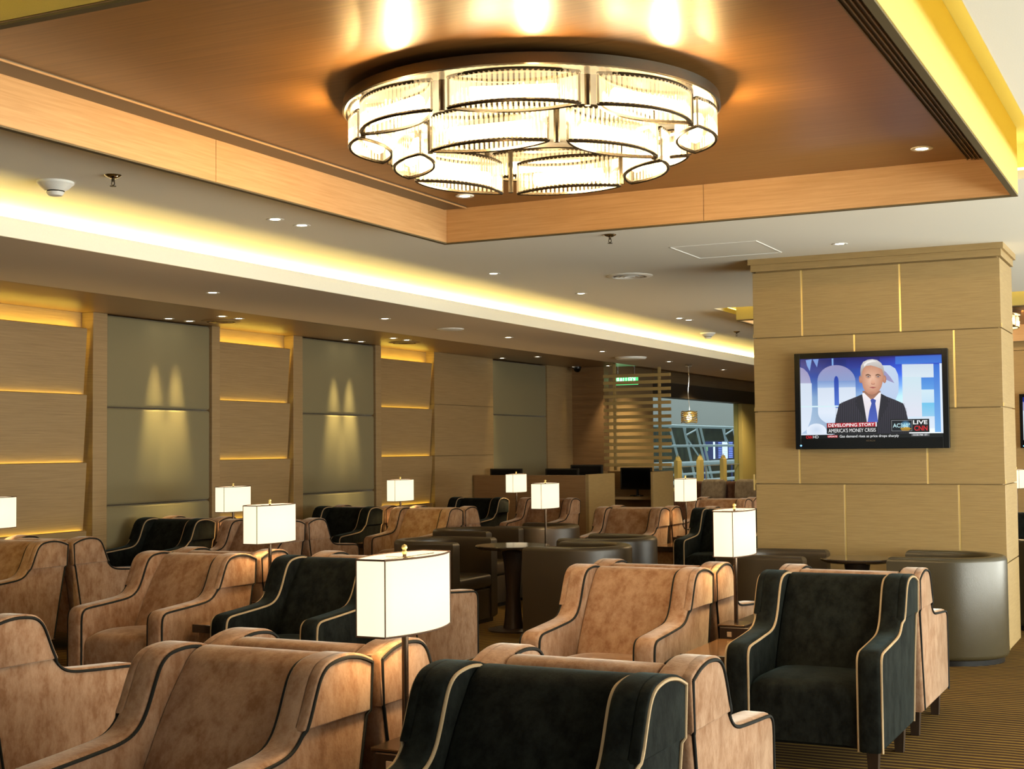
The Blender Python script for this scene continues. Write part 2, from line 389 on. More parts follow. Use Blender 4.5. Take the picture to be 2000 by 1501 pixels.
# left cove: lip, beige soffit, wood soffit
b = NB(); box(b, -7.74, -6.15, -6, 34, 2.75, 2.78); struct('ceiling_soffit', b, 'soffit', smooth=0)
b = NB(); box(b, -6.18, -6.15, -6, 34, 2.78, 2.865); box(b, -6.80, -6.75, -6, 34, 2.78, ZC); struct('trim_lip', b, 'white', smooth=0)
b = NB(); box(b, -6.152, -6.147, -6, 34, 2.752, 2.866); struct('trim_cove', b, 'white', smooth=0)
b = NB(); box(b, -6.62, -6.56, -5, 33.8, 2.782, 2.80)
tag(build('led_strip', b, 'led_cove', smooth=0), 'long warm led strip behind the white lip of left ceiling cove', 'light')
b = NB(); box(b, XW-.1, -7.70, -6, 21.3, 2.83, 2.87); box(b, -7.74, -7.70, -6, 34, 2.78, 2.87); box(b, XW-.1, -7.70, 21.3, 34, 2.985, 3.02)
struct('ceiling_wood', b, 'wood_soffit', smooth=0)

# left wall: backing, posts, padded fabric panels, lit board bays
b = NB(); box(b, XW-.25, XW-.12, -6, 21.2, 0, 2.90); struct('wall_left', b, 'wood_brown', smooth=0)
def fabric_bay(y0, y1, label):
    t = thing('padded_wall_panel', label, 'wall panel', (XW-.12, (y0+y1)/2, 0), 0, 'padded fabric panels of the left wall')
    h = (y1-y0)/2
    for za, zb in ((0.10, 0.985), (0.985, 1.93), (1.93, 2.825)):
        bm = NB(); box(bm, 0.002, 0.128, -h+.006, h-.006, za+.004, zb-.004, 0.028, 4); build('fabric_pad', bm, 'fabric', t, 60)
def board_bay(y0, y1, label):
    t = thing('lit_board_bay', label, 'wall panel', (XW-.12, (y0+y1)/2, 0), 0, 'lit board bays of the left wall')
    h = (y1-y0)/2
    for za, zb in ((0.10, 0.77), (0.77, 1.41), (1.41, 2.05), (2.05, 2.68)):
        bm = NB()
        prism(bm, [(0.080, za-.012), (0.125, zb-.012), (0.106, zb-.004), (0.058, za)], -h+.012, h-.035, 'y', 0)
        build('tilted_board', bm, 'wood_wall', t, 0)
    for zb in (0.77, 1.41, 2.05, 2.68):
        bm = NB(); wd_ = .05 if zb > 2.5 else .02; box(bm, 0.102-wd_, 0.102, -h+.03, h-.06, zb-.022, zb-.014); build('led_strip', bm, 'led_top' if zb > 2.5 else 'led_warm', t, 0)
    bm = NB(); box(bm, 0.002, 0.012, -h, h, 2.60, 2.8295); build('back_board', bm, 'wood_wall', t, 0)
def post(y0, y1, label):
    bm = NB(); box(bm, XW-.12, XW+.025, y0+.004, y1-.004, 0, 2.83, 0.003, 1)
    tag(build('wall_post', bm, 'wood_wall', smooth=0), label, 'post', 'wood posts of the left wall')
board_bay(6.55, 9.95, 'tilted oak boards with yellow strips, bay at far left edge of the photo')
post(9.97, 10.17, 'oak wall post right of the leftmost lit board bay')
fabric_bay(10.17, 11.74, 'padded grey fabric panel of left wall, the one nearer the camera')
post(11.74, 11.88, 'narrow oak wall post right of the nearer padded fabric panel')
board_bay(11.88, 13.22, 'tilted oak boards with yellow strips between the two spotlit fabric panels')
post(13.22, 13.41, 'oak wall post left of the second spotlit fabric panel')
fabric_bay(13.41, 15.01, 'padded grey fabric panel of left wall, second spotlit one')
post(15.01, 15.15, 'narrow oak wall post right of the second spotlit fabric panel')
board_bay(15.15, 16.53, 'tilted oak boards with yellow strips, bay farthest from the camera')
b = NB(); box(b, XW-.12, XW+.02, 16.53, 18.3, 0, 1.40); box(b, XW-.12, XW+.02, 16.53, 18.3, 1.405, 2.11); box(b, XW-.12, XW+.02, 16.53, 18.3, 2.115, 2.83)
struct('trim_1', b, 'wood_wall', smooth=0)
t = thing('padded_wall_panel', 'flush grey green fabric panel of left wall behind the computer counter', 'wall panel', (XW-.12, 19.25, 0), 0, 'padded fabric panels of the left wall')
for za, zb in ((0.1, 2.0), (2.0, 2.82)):
    bm = NB(); box(bm, 0.002, 0.13, -.945, .945, za+.004, zb-.004, 0.02, 3); build('fabric_pad', bm, 'fabric', t, 60)
b = NB(); box(b, XW-.12, XW+.02, 20.21, 21.2, 0, 2.83); struct('trim_2', b, 'wood_wall', smooth=0)
# end return wall, then wall and glazing beyond it
b = NB(); box(b, XW-.25, -8.80, 21.2, 21.4, 0, 2.83); struct('wall_end', b, 'wood_brown', smooth=0)
b = NB(); box(b, XW-.25, XW, 21.4, 25.1, 0, 2.985); struct('wall_corridor', b, 'wood_wall', smooth=0)
b = NB()
box(b, XW-.2, XW, 25.1, 30.9, 0, 0.66); struct('wall_sill', b, 'yellow_wall', smooth=0)
b = NB(); box(b, XW-.2, XW+.02, 25.1, 33, 2.76, 2.985); struct('wall_header', b, 'wood_wall', smooth=0)
b = NB(); box(b, XW-.2, XW+.04, 25.1, 33, 2.50, 2.76); box(b, XW-.2, XW+.08, 25.1, 33, 2.47, 2.50); struct('trim_header', b, 'header', smooth=0)
b = NB(); box(b, XW-.2, XW, 30.9, 33, 0, 2.47); box(b, XW, 4.5, 33, 33.2, 0, ZC); struct('wall_far', b, 'yellow_wall', smooth=0)
b = NB(); box(b, XW-.10, XW-.09, 25.1, 30.9, 0.66, 2.47); w = struct('window_1', b, 'glass', smooth=0)
b = NB(); box(b, XW-.11, XW-.08, 25.1, 30.9, 1.075, 1.09); box(b, XW-.105, XW-.085, 28.52, 28.54, 0.66, 1.075)
build('window_frame', b, 'window_frame', w, 0)
# sides out of the picture: glazed right side and rear wall
b = NB(); box(b, 4.4, 4.5, -6, 33, 0, 0.5); box(b, 4.4, 4.5, -6, 33, 2.8, ZC)
for k in range(13): box(b, 4.4, 4.5, -6+3.2*k, -5.88+3.2*k, 0.5, 2.8)
struct('wall_right', b, 'white', smooth=0)
b = NB(); box(b, -20, 4.5, -6.2, -6, 0, 0.6); box(b, -20, 4.5, -6.2, -6, 2.9, ZC); struct('wall_rear', b, 'white', smooth=0)

# ------------------------------------------------------------------ canopies
CX0, CX1 = -4.41, -0.845
def canopy(y0, y1, label, short=False):
    t = thing('wooden_canopy', label, 'ceiling canopy', (0, 0, 0), 0, 'floating wooden ceiling canopies')
    th = 0.027
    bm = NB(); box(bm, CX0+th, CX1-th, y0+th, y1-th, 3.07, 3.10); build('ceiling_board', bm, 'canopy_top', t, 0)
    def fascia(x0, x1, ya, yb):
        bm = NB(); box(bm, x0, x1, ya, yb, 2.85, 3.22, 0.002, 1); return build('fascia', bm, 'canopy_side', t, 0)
    ym = y0+(y1-y0)*.497
    fascia(CX0, CX0+th, y0, ym-.0012); fascia(CX0, CX0+th, ym+.0012, y1); fascia(CX1-th, CX1, y0, y1); fascia(CX0+th, CX1-th, y0, y0+th)
    fascia(CX0+th, -2.6212, y1-th, y1); fascia(-2.6188, CX1-th, y1-th, y1)
    bm = NB(); box(bm, CX1, CX1+.005, y0-.005, y1+.005, 2.856, 3.219); box(bm, CX0-.005, CX0, y0-.005, y1+.005, 2.856, 3.219)
    box(bm, CX0, CX1, y0-.005, y0, 2.856, 3.219); box(bm, CX0, CX1, y1, y1+.005, 2.856, 3.219); build('outer_lining', bm, 'canopy_out', t, 0)
    e_ = .005
    for (xa, xb, ya, yb) in ((CX0-e_, CX0+th, y0-e_, y1+e_), (CX1-th, CX1+e_, y0-e_, y1+e_), (CX0+th, CX1-th, y0-e_, y0+th), (CX0+th, CX1-th, y1-th, y1+e_)):
        bm = NB(); box(bm, xa, xb, ya, yb, 2.842, 2.8495); build('edge_strip', bm, 'edge', t, 0)
    for xa, xb in ((CX1-.245, CX1-.16), (CX0+th+.001, CX0+.19)):
        bm = NB(); box(bm, xa, xb, y0+th+.04, y1-th-.03, 3.063, 3.0695, mi=0)
        n = 4
        for k in (range(n+1) if xa > -2 else [n]):
            x = xa+(xb-xa)*k/n; box(bm, x-.003, x+.003, y0+th+.04, y1-th-.03, 3.056, 3.064, mi=1)
        build('air_diffuser', bm, ['dark_gap', 'grille_strip'] if xa > -2 else ['grille_strip', 'canopy_side'], t, 0)
    return t
canopy(3.14, 7.93, 'floating amber wood ceiling canopy around the big chandelier')
canopy(14.37, 19.4, 'far wooden ceiling canopy half hidden behind the pillar')

# ------------------------------------------------------------------ chandelier
def lens(L, W, n=22):
    """pointed oval: two arcs, chord L, width W"""
    h = W/2; c = L/2; r = (c*c+h*h)/(2*h); a = math.asin(c/r)
    pts = []
    for s in (1, -1):
        for k in range(n):
            t = a-2*a*k/n
            pts.append((s*r*math.sin(t), s*(r*math.cos(t)-(r-h))))
    return pts
def drum(root, cx, cyy, ang, L, W, z0, z1):
    d = bpy.data.objects.new('crystal_drum', None); COL.objects.link(d); d.parent = root
    d.location = (cx, cyy, 0); d.rotation_euler = (0, 0, ang); d.empty_display_size = .05
    P = lens(L, W, 26)
    per = []
    for i in range(len(P)):
        per.append((P[i], P[(i+1) % len(P)]))
    bm = NB()
    for p in P:
        tube(bm, [(p[0], p[1], z0), (p[0], p[1], z1)], 0.0072, 5)
    build('glass_rods', bm, 'crystal', d, 0)
    bm = NB()
    for z in (z0, z1): tube(bm, [(p[0], p[1], z) for p in P], 0.0085, 5, True)
    for s in (1, -1): tube(bm, [(s*L/2, 0, z0), (s*L/2, 0, z1)], 0.005, 5)
    build('rim', bm, 'bronze', d, 50)
    bm = NB(); tube(bm, [(-L*.33, 0, (z0+z1)/2-.01), (L*.33, 0, (z0+z1)/2-.01)], 0.030, 8); build('lamp_tube', bm, 'crystal_bulb', d, 50)
    return d
def chandelier(x, y, label):
    t = thing('chandelier', label, 'chandelier', (x, y, 0), 0, 'crystal drum chandeliers')
    bm = NB(); lathe(bm, [(0, 3.035), (.82, 3.035), (.835, 3.032), (.840, 2.988), (.832, 2.984), (.82, 2.988), (.81, 3.004), (0, 3.006)], 96); build('ceiling_plate', bm, 'plate', t, 30)
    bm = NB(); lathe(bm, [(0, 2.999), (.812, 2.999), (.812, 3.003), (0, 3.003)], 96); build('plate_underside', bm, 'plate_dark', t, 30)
    bm = NB(); lathe(bm, [(.30, 3.035), (.30, 3.069), (0, 3.069)], 32); lathe(bm, [(0, 3.036), (.3, 3.036)], 32); build('ceiling_mount', bm, 'bronze', t, 30)
    # row of small crystals under the plate edge
    bm = NB(); ring = []
    for z in (2.960, 2.992):
        ring.append([bm.verts.new(((.795+.008*(k % 2))*math.cos(2*PI*k/320), (.795+.008*(k % 2))*math.sin(2*PI*k/320), z)) for k in range(320)])
    for k in range(320): bm.faces.new((ring[0][k], ring[0][(k+1) % 320], ring[1][(k+1) % 320], ring[1][k]))
    build('crystal_fringe', bm, 'crystal', t, 0)
    for k in range(8):
        a = R(-70+45*k); r = .73
        drum(t, r*math.cos(a), r*math.sin(a), a+PI/2, .52, .175, 2.850, 2.972)
    for k in range(6):
        a = R(-84+60*k); r = .526
        drum(t, r*math.cos(a), r*math.sin(a), a+PI/2, .515, .175, 2.742, 2.885)
    for k in range(8):
        a = R(-92.5+45*k); r = .76; bm = NB(); tube(bm, [(r*math.cos(a), r*math.sin(a), 2.845), (r*math.cos(a), r*math.sin(a), 3.004)], .012, 6); build('hanger_rod', bm, 'bronze', t, 50)
    for k in range(6):
        a = R(-114+60*k); r = .56; bm = NB(); tube(bm, [(r*math.cos(a), r*math.sin(a), 2.74), (r*math.cos(a), r*math.sin(a), 3.004)], .012, 6); build('hanger_rod', bm, 'bronze', t, 50)
    return t
ch = chandelier(-2.63, 5.53, 'round chandelier of glowing crystal drums under the near wooden canopy')
for k in range(8):
    a = R(-70+45*k+6); lamp_point('chandelier_light', ch, (.77*math.cos(a), .77*math.sin(a), 2.915), 32.0, (1.0, 0.66, 0.30), 0.02)
for k in range(6):
    a = R(-84+60*k); lamp_point('chandelier_light', ch, (.526*math.cos(a), .526*math.sin(a), 2.78), 17.0, (1.0, 0.70, 0.36), 0.05)
c2 = dup(ch, (-2.63, 16.9, 0), 0, 'far chandelier of crystal drums glimpsed right of the pillar')

# ------------------------------------------------------------------ pillar
PX0, PX1, PY0, PY1 = -3.125, -1.265, 10.62, 11.34
pil = NB(); box(pil, PX0+.02, PX1-.02, PY0+.02, PY1-.02, 0, ZC)
ZS = [0.0, 0.63, 1.20, 1.765, 2.345, 2.865]
inl = [[-2.8, -1.9], [-2.43, -1.59], [-2.775, -1.81], [-2.335, -1.60], [-2.735, -1.985]]
pl = struct('column', pil, 'wood_pillar', smooth=0)
g = 0.004
for r_ in range(5):
    z0, z1 = ZS[r_]+g, ZS[r_+1]-g
    xs = [PX0] + inl[r_] + [PX1]
    bm = NB()
    for a_, c_ in zip(xs, xs[1:]):
        box(bm, a_+(.007 if a_ != PX0 else 0), c_-(.007 if c_ != PX1 else 0), PY0, PY0+.02, z0, z1, .0015, 1)
    box(bm, PX1-.02, PX1, PY0+.024, PY1-.024, z0, z1, .0015, 1); box(bm, PX0, PX0+.02, PY0+.024, PY1-.024, z0, z1, .0015, 1)
    box(bm, PX0, PX1, PY1-.02, PY1, z0, z1, .0015, 1)
    build('veneer_panel', bm, 'wood_pillar', pl, 0)
    bm = NB()
    for x in inl[r_]: box(bm, x-.0072, x+.0072, PY0+.003, PY0+.02, z0, z1)
    for x in (PX0, PX1): box(bm, x-.004, x+.004, PY0+.003, PY0+.024, z0, z0+.03)
    build('brass_inlay', bm, 'brass', pl, 0)
bm = NB(); box(bm, PX0-.012, PX1+.012, PY0-.012, PY1+.012, 2.872, 2.925); box(bm, PX0-.03, PX1+.03, PY0-.03, PY1+.03, 2.925, ZC); struct('trim_crown', bm, 'wood_pillar', None, 0)
bm = NB(); box(bm, PX0-.02, PX0-.006, PY0-.004, PY0+.02, 1.15, 1.275); build('brass_corner_strip', bm, 'brass', pl, 0)
# second pillar farther back (seen as a sliver right of the first)
bm = NB(); box(bm, -3.0, 1.4, 20.12, 20.7, 0, 2.77); box(bm, -3.0, 1.4, 20.10, 20.7, 2.775, ZC)
p2 = struct('column_far', bm, 'wood_pillar', smooth=0)

# ------------------------------------------------------------------ television
def s2l(c):
    return tuple(((v/255)/12.92 if v/255 <= 0.04045 else ((v/255+0.055)/1.055)**2.4) for v in c)
class Picture:
    """flat broadcast picture: coloured polygons laid on the screen; x, y run over the visible picture"""
    def __init__(s): s.V = []; s.F = []; s.C = []; s.k = 0
    def uv(s, x, y):
        u = (x-146)/1649.0; top = 190-57*u; bot = 1117-18*u
        return u, (y-top)/(bot-top)
    def put(s, pts, cols):
        s.k += 1; base = len(s.V)
        for p in pts:
            u, v = s.uv(*p); u = min(1, max(0, u)); v = min(1, max(0, v)); s.V.append((u, v, s.k))
        s.C += cols; return base
    def poly(s, pts, col, col2=None):
        ys = [p[1] for p in pts]; y0, y1 = min(ys), max(ys)
        cols = [col if col2 is None else tuple(col[i]+(col2[i]-col[i])*(p[1]-y0)/max(1e-6, y1-y0) for i in range(3)) for p in pts]
        b_ = s.put(pts, cols); s.F.append(tuple(range(b_, b_+len(pts))))
    def fan(s, c, pts, cc, ce):
        b_ = s.put([c]+pts, [cc]+[ce]*len(pts)); n = len(pts)
        for i in range(n): s.F.append((b_, b_+1+i, b_+1+(i+1) % n))
    def rect(s, x0, y0, x1, y1, col, col2=None, tilt=0):
        t = tilt*(x1-x0); s.poly([(x0, y0), (x1, y0+t), (x1, y1+t), (x0, y1)], col, col2)
    def text(s, body, x0, y0, x1, y1, col, tilt=0, bold=0.0):
        cu = bpy.data.curves.new('t', 'FONT'); cu.body = body; cu.resolution_u = 3; cu.offset = bold
        o = bpy.data.objects.new('t', cu); COL.objects.link(o); bpy.context.view_layer.update()
        me = bpy.data.meshes.new_from_object(o.evaluated_get(bpy.context.evaluated_depsgraph_get()))
        xs = [v.co.x for v in me.vertices]; zs = [v.co.y for v in me.vertices]
        a0, a1, b0, b1 = min(xs), max(xs), min(zs), max(zs)
        pts = []
        for v in me.vertices:
            fx = (v.co.x-a0)/(a1-a0); fy = (v.co.y-b0)/(b1-b0)
            X = x0+fx*(x1-x0); pts.append((X, y1+(y0-y1)*fy+tilt*(X-x0)))
        b_ = s.put(pts, [col]*len(pts))
        for p in me.polygons: s.F.append(tuple(b_+i for i in p.vertices))
        bpy.data.objects.remove(o); bpy.data.curves.remove(cu); bpy.data.meshes.remove(me)
    def mesh(s, name, w, h, ox, oz, y):
        me = bpy.data.meshes.new(name)
        me.from_pydata([(ox+u*w, y-k*0.00005, oz-v*h) for u, v, k in s.V], [], s.F)
        at = me.color_attributes.new('picture', 'FLOAT_COLOR', 'POINT')
        for i, c in enumerate(s.C):
            l = s2l(c); at.data[i].color = (l[0], l[1], l[2], 1)
        me.materials.append(M['screen']); return me
def ell(cx, cyy, rx, ry, n=28, a0=0, a1=360):
    return [(cx+rx*math.cos(R(a0+(a1-a0)*k/n)), cyy-ry*math.sin(R(a0+(a1-a0)*k/n))) for k in range(n if a1-a0 == 360 else n+1)]
def picture():
    P = Picture()
    T = -0.033
    # studio backdrop, blue fading to pale
    rows = [(130, (22, 30, 118)), (260, (28, 52, 150)), (400, (45, 84, 186)), (520, (96, 138, 214)), (640, (150, 188, 234)), (800, (176, 208, 242)), (1120, (198, 218, 246))]
    xs = [146, 420, 640, 900, 1240, 1420, 1795]; tint = [0.95, 0.85, 0.8, 1.0, 1.25, 1.35, 1.25]
    pts, cols = [], []
    for y, c in rows:
        for x, k in zip(xs, tint):
            pts.append((x, y-57*(x-146)/1649*(1-(y-130)/990)+ (0 if y > 130 else 40))); cols.append(tuple(min(255, v*k) for v in c))
    b_ = P.put(pts, cols); n = len(xs)
    for i in range(len(rows)-1):
        for j in range(n-1): P.F.append((b_+i*n+j, b_+(i+1)*n+j, b_+(i+1)*n+j+1, b_+i*n+j+1))
    P.rect(146, 150, 1795, 205, (24, 32, 112), (26, 40, 130), T)
    P.rect(700, 165, 1090, 300, (30, 26, 100), (34, 60, 160), T)
    P.poly([(215, 200), (290, 188), (262, 330), (228, 260)], (116, 160, 222)); P.poly([(300, 190), (372, 186), (350, 285)], (110, 150, 216))
    P.rect(528, 180, 548, 470, (130, 176, 232), (110, 150, 214), T)
    P.rect(1270, 160, 1795, 250, (50, 100, 200), (62, 122, 220), T)
    LAV, PAL, LOW = (150, 146, 190), (212, 224, 240), (226, 236, 250)
    # big background letters  O  P  E
    def letter_o(cx, rx, ytop, ybot, hole):
        up_ = ell(cx, ytop+190, rx, 190, 20, 0, 180); dn = ell(cx, ybot-150, rx, 150, 20, 180, 360)
        P.poly(up_, LAV, (140, 158, 206)); P.poly([(cx-rx, ytop+188), (cx+rx, ytop+188-6), (cx+rx, ytop+262), (cx-rx, ytop+270)], (120, 150, 206), (170, 196, 232))
        P.poly([(cx-rx, ytop+266), (cx+rx, ytop+258), (cx+rx, ybot-150), (cx-rx, ybot-150)], PAL, LOW); P.poly(dn, LOW, (206, 224, 246))
        if hole:
            P.poly(ell(cx, ytop+190, hole, 62, 14, 0, 180)+[(cx-hole, ybot-230)]+ell(cx, ybot-230, hole, 30, 14, 180, 360)+[(cx+hole, ytop+190)], (20, 58, 168), (84, 120, 212))
    letter_o(578, 226, 258, 960, 27)
    P.poly([(146, 282), (190, 300), (236, 345), (262, 400), (278, 480), (282, 620), (280, 780), (262, 900), (215, 1010), (146, 1060)], LAV, LOW)
    P.poly([(146, 470), (283, 470), (282, 780), (262, 900), (215, 1010), (146, 1060)], PAL, LOW)
    P.poly([(1080, 262), (1210, 262), (1268, 300), (1298, 370), (1304, 470), (1298, 580), (1262, 665), (1190, 700), (1080, 700)], (196, 214, 238), (188, 206, 236))
    P.poly([(1110, 300), (1160, 340), (1210, 400), (1255, 470), (1180, 440), (1110, 400)], (156, 150, 192))
    P.rect(1345, 250, 1700, 408, (206, 222, 236), (218, 232, 242), T*0.3); P.rect(1345, 400, 1562, 1000, (206, 230, 240), (232, 226, 240), T*0.3)
    P.rect(1560, 548, 1700, 700, (212, 234, 244), (196, 226, 246), T*0.3); P.rect(1345, 860, 1702, 1000, (214, 230, 246), (224, 236, 250), T*0.3)
    P.rect(1560, 405, 1700, 545, (72, 136, 222), (96, 160, 230), T*0.3); P.rect(1560, 700, 1720, 858, (110, 196, 236), (150, 206, 240), T*0.3)
    P.rect(1700, 250, 1768, 1040, (52, 112, 214), (120, 180, 236), T*0.3); P.rect(1768, 240, 1795, 1050, (226, 238, 250))
    P.rect(146, 735, 600, 752, (214, 238, 246), None, T*0.4)
    P.fan((330, 1010), ell(330, 1030, 120, 90), (206, 220, 240), (232, 240, 252))
    # presenter: dark pinstripe suit, white shirt, blue tie
    suit = [(548, 960), (560, 880), (590, 770), (605, 715), (650, 692), (740, 655), (830, 620), (880, 598), (1100, 592), (1160, 625), (1260, 665), (1350, 708), (1372, 760), (1398, 880), (1410, 1000), (1410, 1062), (548, 1068)]
    P.poly(suit, (44, 40, 50), (30, 27, 38))
    for k in range(38):
        x = 568+22*k; yt = 690-0.32*(x-600) if x < 880 else (600+0.36*(x-1100) if x > 1100 else 640)
        yt = max(yt, 600)+ (60 if x < 600 or x > 1370 else 10)
        P.poly([(x, yt), (x+3, yt), (x+3+(6 if x > 990 else -6), 1050), (x+(6 if x > 990 else -6), 1050)], (74, 70, 84))
    P.poly([(880, 592), (1098, 585), (1092, 680), (1068, 800), (1052, 925), (928, 925), (905, 760), (884, 650)], (244, 236, 236), (226, 220, 232))
    P.poly([(884, 560), (1094, 560), (1088, 625), (1020, 660), (990, 672), (960, 660), (892, 628)], (150, 104, 82), (176, 122, 98))
    P.poly([(880, 590), (900, 580), (985, 665), (928, 712), (886, 640)], (250, 244, 244), (232, 226, 236)); P.poly([(1098, 585), (1082, 578), (1000, 662), (1060, 716), (1094, 640)], (250, 244, 244), (232, 226, 236))
    P.poly([(974, 668), (1000, 648), (1040, 668), (1030, 705), (1048, 830), (1056, 925), (936, 925), (960, 790), (986, 706)], (52, 74, 160), (74, 96, 190))
    P.poly([(880, 600), (838, 620), (785, 690), (820, 705), (800, 720), (926, 930), (905, 760)], (36, 33, 43)); P.poly([(1100, 594), (1140, 614), (1196, 690), (1160, 704), (1180, 720), (1062, 930), (1072, 790)], (36, 33, 43))
    # ears, head, hair, features
    for ex in (868, 1142): P.fan((ex, 420), ell(ex, 424, 22, 46), (206, 150, 122), (176, 116, 92))
    face = [(876, 330), (872, 400), (880, 460), (892, 520), (915, 565), (950, 592), (995, 604), (1040, 590), (1078, 560), (1106, 512), (1122, 455), (1134, 390), (1130, 320), (1090, 262), (1000, 240), (915, 262)]
    P.fan((985, 430), face, (236, 190, 162), (196, 136, 108))
    hair = [(866, 400), (864, 330), (872, 270), (900, 222), (950, 198), (1005, 190), (1060, 200), (1105, 232), (1134, 280), (1142, 340), (1138, 395), (1128, 350), (1118, 312), (1092, 296), (1040, 276), (985, 262), (930, 270), (898, 300), (882, 340), (878, 400)]
    P.poly(hair, (222, 218, 214), (150, 140, 136))
    P.poly([(905, 250), (950, 214), (1010, 202), (1060, 214), (1010, 222), (950, 240), (912, 278)], (240, 238, 234))
    for x0, x1 in ((925, 985), (1040, 1100)):
        P.poly([(x0, 372), (x0+28, 362), (x1, 376), (x1, 386), (x0+28, 377), (x0, 384)], (104, 76, 60))
        P.poly([(x0-4, 386), (x0+28, 380), (x1+4, 388), (x1, 404), (x0+28, 410), (x0, 404)], (196, 142, 116), (208, 156, 130))
        c = (x0+x1)/2; P.fan((c, 396), ell(c, 394, 24, 8, 16), (236, 226, 220), (150, 104, 86)); P.fan((c, 394), ell(c, 394, 8, 8, 12), (40, 50, 64), (70, 80, 96))
        P.poly([(x0, 404), (c, 410), (x1, 404), (c, 418)], (190, 136, 110))
    P.poly([(1000, 390), (1022, 392), (1034, 460), (1030, 478), (992, 478), (984, 464)], (238, 192, 162), (220, 160, 130)); P.poly([(986, 470), (1008, 482), (1032, 472), (1024, 486), (994, 486)], (164, 102, 82))
    P.poly([(962, 518), (1000, 511), (1050, 517), (1010, 532)], (182, 100, 92)); P.poly([(962, 518), (1008, 519), (1050, 517), (1008, 523)], (120, 62, 58))
    P.poly([(940, 580), (995, 560), (1050, 576), (995, 602)], (206, 148, 120), (182, 122, 96)); P.poly([(930, 480), (958, 500), (950, 540), (936, 510)], (214, 160, 132))
    # captions
    P.rect(146, 1070, 1800, 1125, (0, 0, 0), None, -0.011); P.rect(146, 1060, 530, 1076, (222, 232, 246), None, -0.02)
    P.rect(455, 935, 1046, 1062, (10, 8, 10), None, -0.02); P.rect(460, 938, 1030, 990, (190, 16, 36), (160, 10, 28), -0.026); P.rect(1028, 922, 1042, 975, (246, 236, 238))
    P.text('DEVELOPING STORY', 474, 944, 1016, 982, (255, 250, 250), -0.024, 0.012)
    P.rect(462, 996, 1042, 1056, (14, 11, 13), None, -0.02); P.text("AMERICA'S MONEY CRISIS", 474, 1002, 1030, 1046, (246, 244, 244), -0.02)
    P.rect(1200, 892, 1640, 1046, (8, 8, 10), None, -0.014); P.rect(1212, 903, 1446, 1030, (150, 150, 154), None, -0.01); P.rect(1216, 907, 1442, 1026, (8, 14, 22), None, -0.01)
    P.fan((1380, 960), ell(1372, 962, 62, 54), (120, 190, 226), (14, 40, 70)); P.poly([(1310, 996), (1390, 976), (1440, 1000), (1400, 1026), (1330, 1024)], (204, 160, 50), (150, 110, 20))
    P.text('AC360\u00b0', 1228, 938, 1424, 988, (196, 236, 240), -0.01, 0.012)
    P.text('LIVE', 1458, 903, 1620, 950, (246, 246, 246), -0.012, 0.02); P.text('CNN', 1470, 966, 1618, 1024, (226, 30, 40), -0.008, 0.012)
    P.text('CNN', 204, 1082, 278, 1116, (226, 32, 40), -0.008, 0.012); P.text('HD', 288, 1081, 354, 1112, (240, 240, 240), -0.008)
    P.rect(462, 1078, 582, 1104, (190, 20, 36), None, -0.01); P.text('UPDATE', 468, 1082, 576, 1100, (250, 240, 240), -0.01, 0.008)
    P.text('Gas demand rises as price drops sharply', 606, 1074, 1294, 1112, (240, 240, 240), -0.012, 0.004)
    P.rect(1414, 1048, 1640, 1054, (240, 240, 244), None, -0.02); P.rect(1436, 1058, 1640, 1088, (92, 92, 94), None, -0.012); P.text('10:00 PM  ET', 1456, 1064, 1618, 1083, (230, 230, 230), -0.01, 0.008)
    return P
def television(loc, label):
    W, H = 1.143, 0.735
    t = thing('television', label, 'television', loc, 0, 'wall televisions on pillars')
    bm = NB(); box(bm, -W/2, W/2, 0.0, 0.045, -H/2, H/2, .006, 2); build('casing', bm, 'black_gloss', t, 30)
    bm = NB()
    ix, it, ib = .0375*W, .058*H, .110*H
    for (xa, xb, za, zb) in ((-W/2, -W/2+ix, -H/2, H/2), (W/2-ix, W/2, -H/2, H/2), (-W/2+ix, W/2-ix, H/2-it, H/2), (-W/2+ix, W/2-ix, -H/2, -H/2+ib)):
        box(bm, xa, xb, -.012, 0.002, za, zb, .002, 1)
    bz = build('bezel', bm, 'black_gloss', t, 30)
    me = picture().mesh('screen', W-2*ix, H-it-ib, -W/2+ix, H/2-it, -.0005)
    o = bpy.data.objects.new('screen', me); COL.objects.link(o); o.parent = t
    cu = bpy.data.curves.new('t', 'FONT'); cu.body = 'HITACHI'; cu.size = .017; cu.align_x = 'CENTER'; cu.extrude = .0004; cu.resolution_u = 2
    to = bpy.data.objects.new('t', cu); COL.objects.link(to); bpy.context.view_layer.update()
    lm = bpy.data.meshes.new_from_object(to.evaluated_get(bpy.context.evaluated_depsgraph_get())); bpy.data.objects.remove(to); bpy.data.curves.remove(cu)
    lm.name = 'maker_lettering'; lm.materials.clear(); lm.materials.append(M['grille_strip'])
    lo = bpy.data.objects.new('maker_lettering', lm); COL.objects.link(lo); lo.parent = bz; lo.rotation_euler = (PI/2, 0, 0); lo.location = (0.0, -.0128, -H/2+.055)
    bm = NB(); lathe(bm, [(0, 0), (.006, 0), (.006, .003), (0, .003)], 12); so = build('standby_light', bm, 'led_blue', bz, 0); so.rotation_euler = (PI/2, 0, 0); so.location = (-W/2+.042, -.012, -H/2+.028)
    bm = NB(); box(bm, -.2, .2, .045, .0965, -.15, .15, .004, 1); build('wall_bracket', bm, 'black_plastic', t, 0)
    return t
tv = television((-2.203, 10.522, 1.836), 'black flat television on the pillar showing a presenter in suit')
dup(tv, (-1.60, 20.0, 1.80), 0, 'distant television on the far pillar, cut off at right edge of photo')

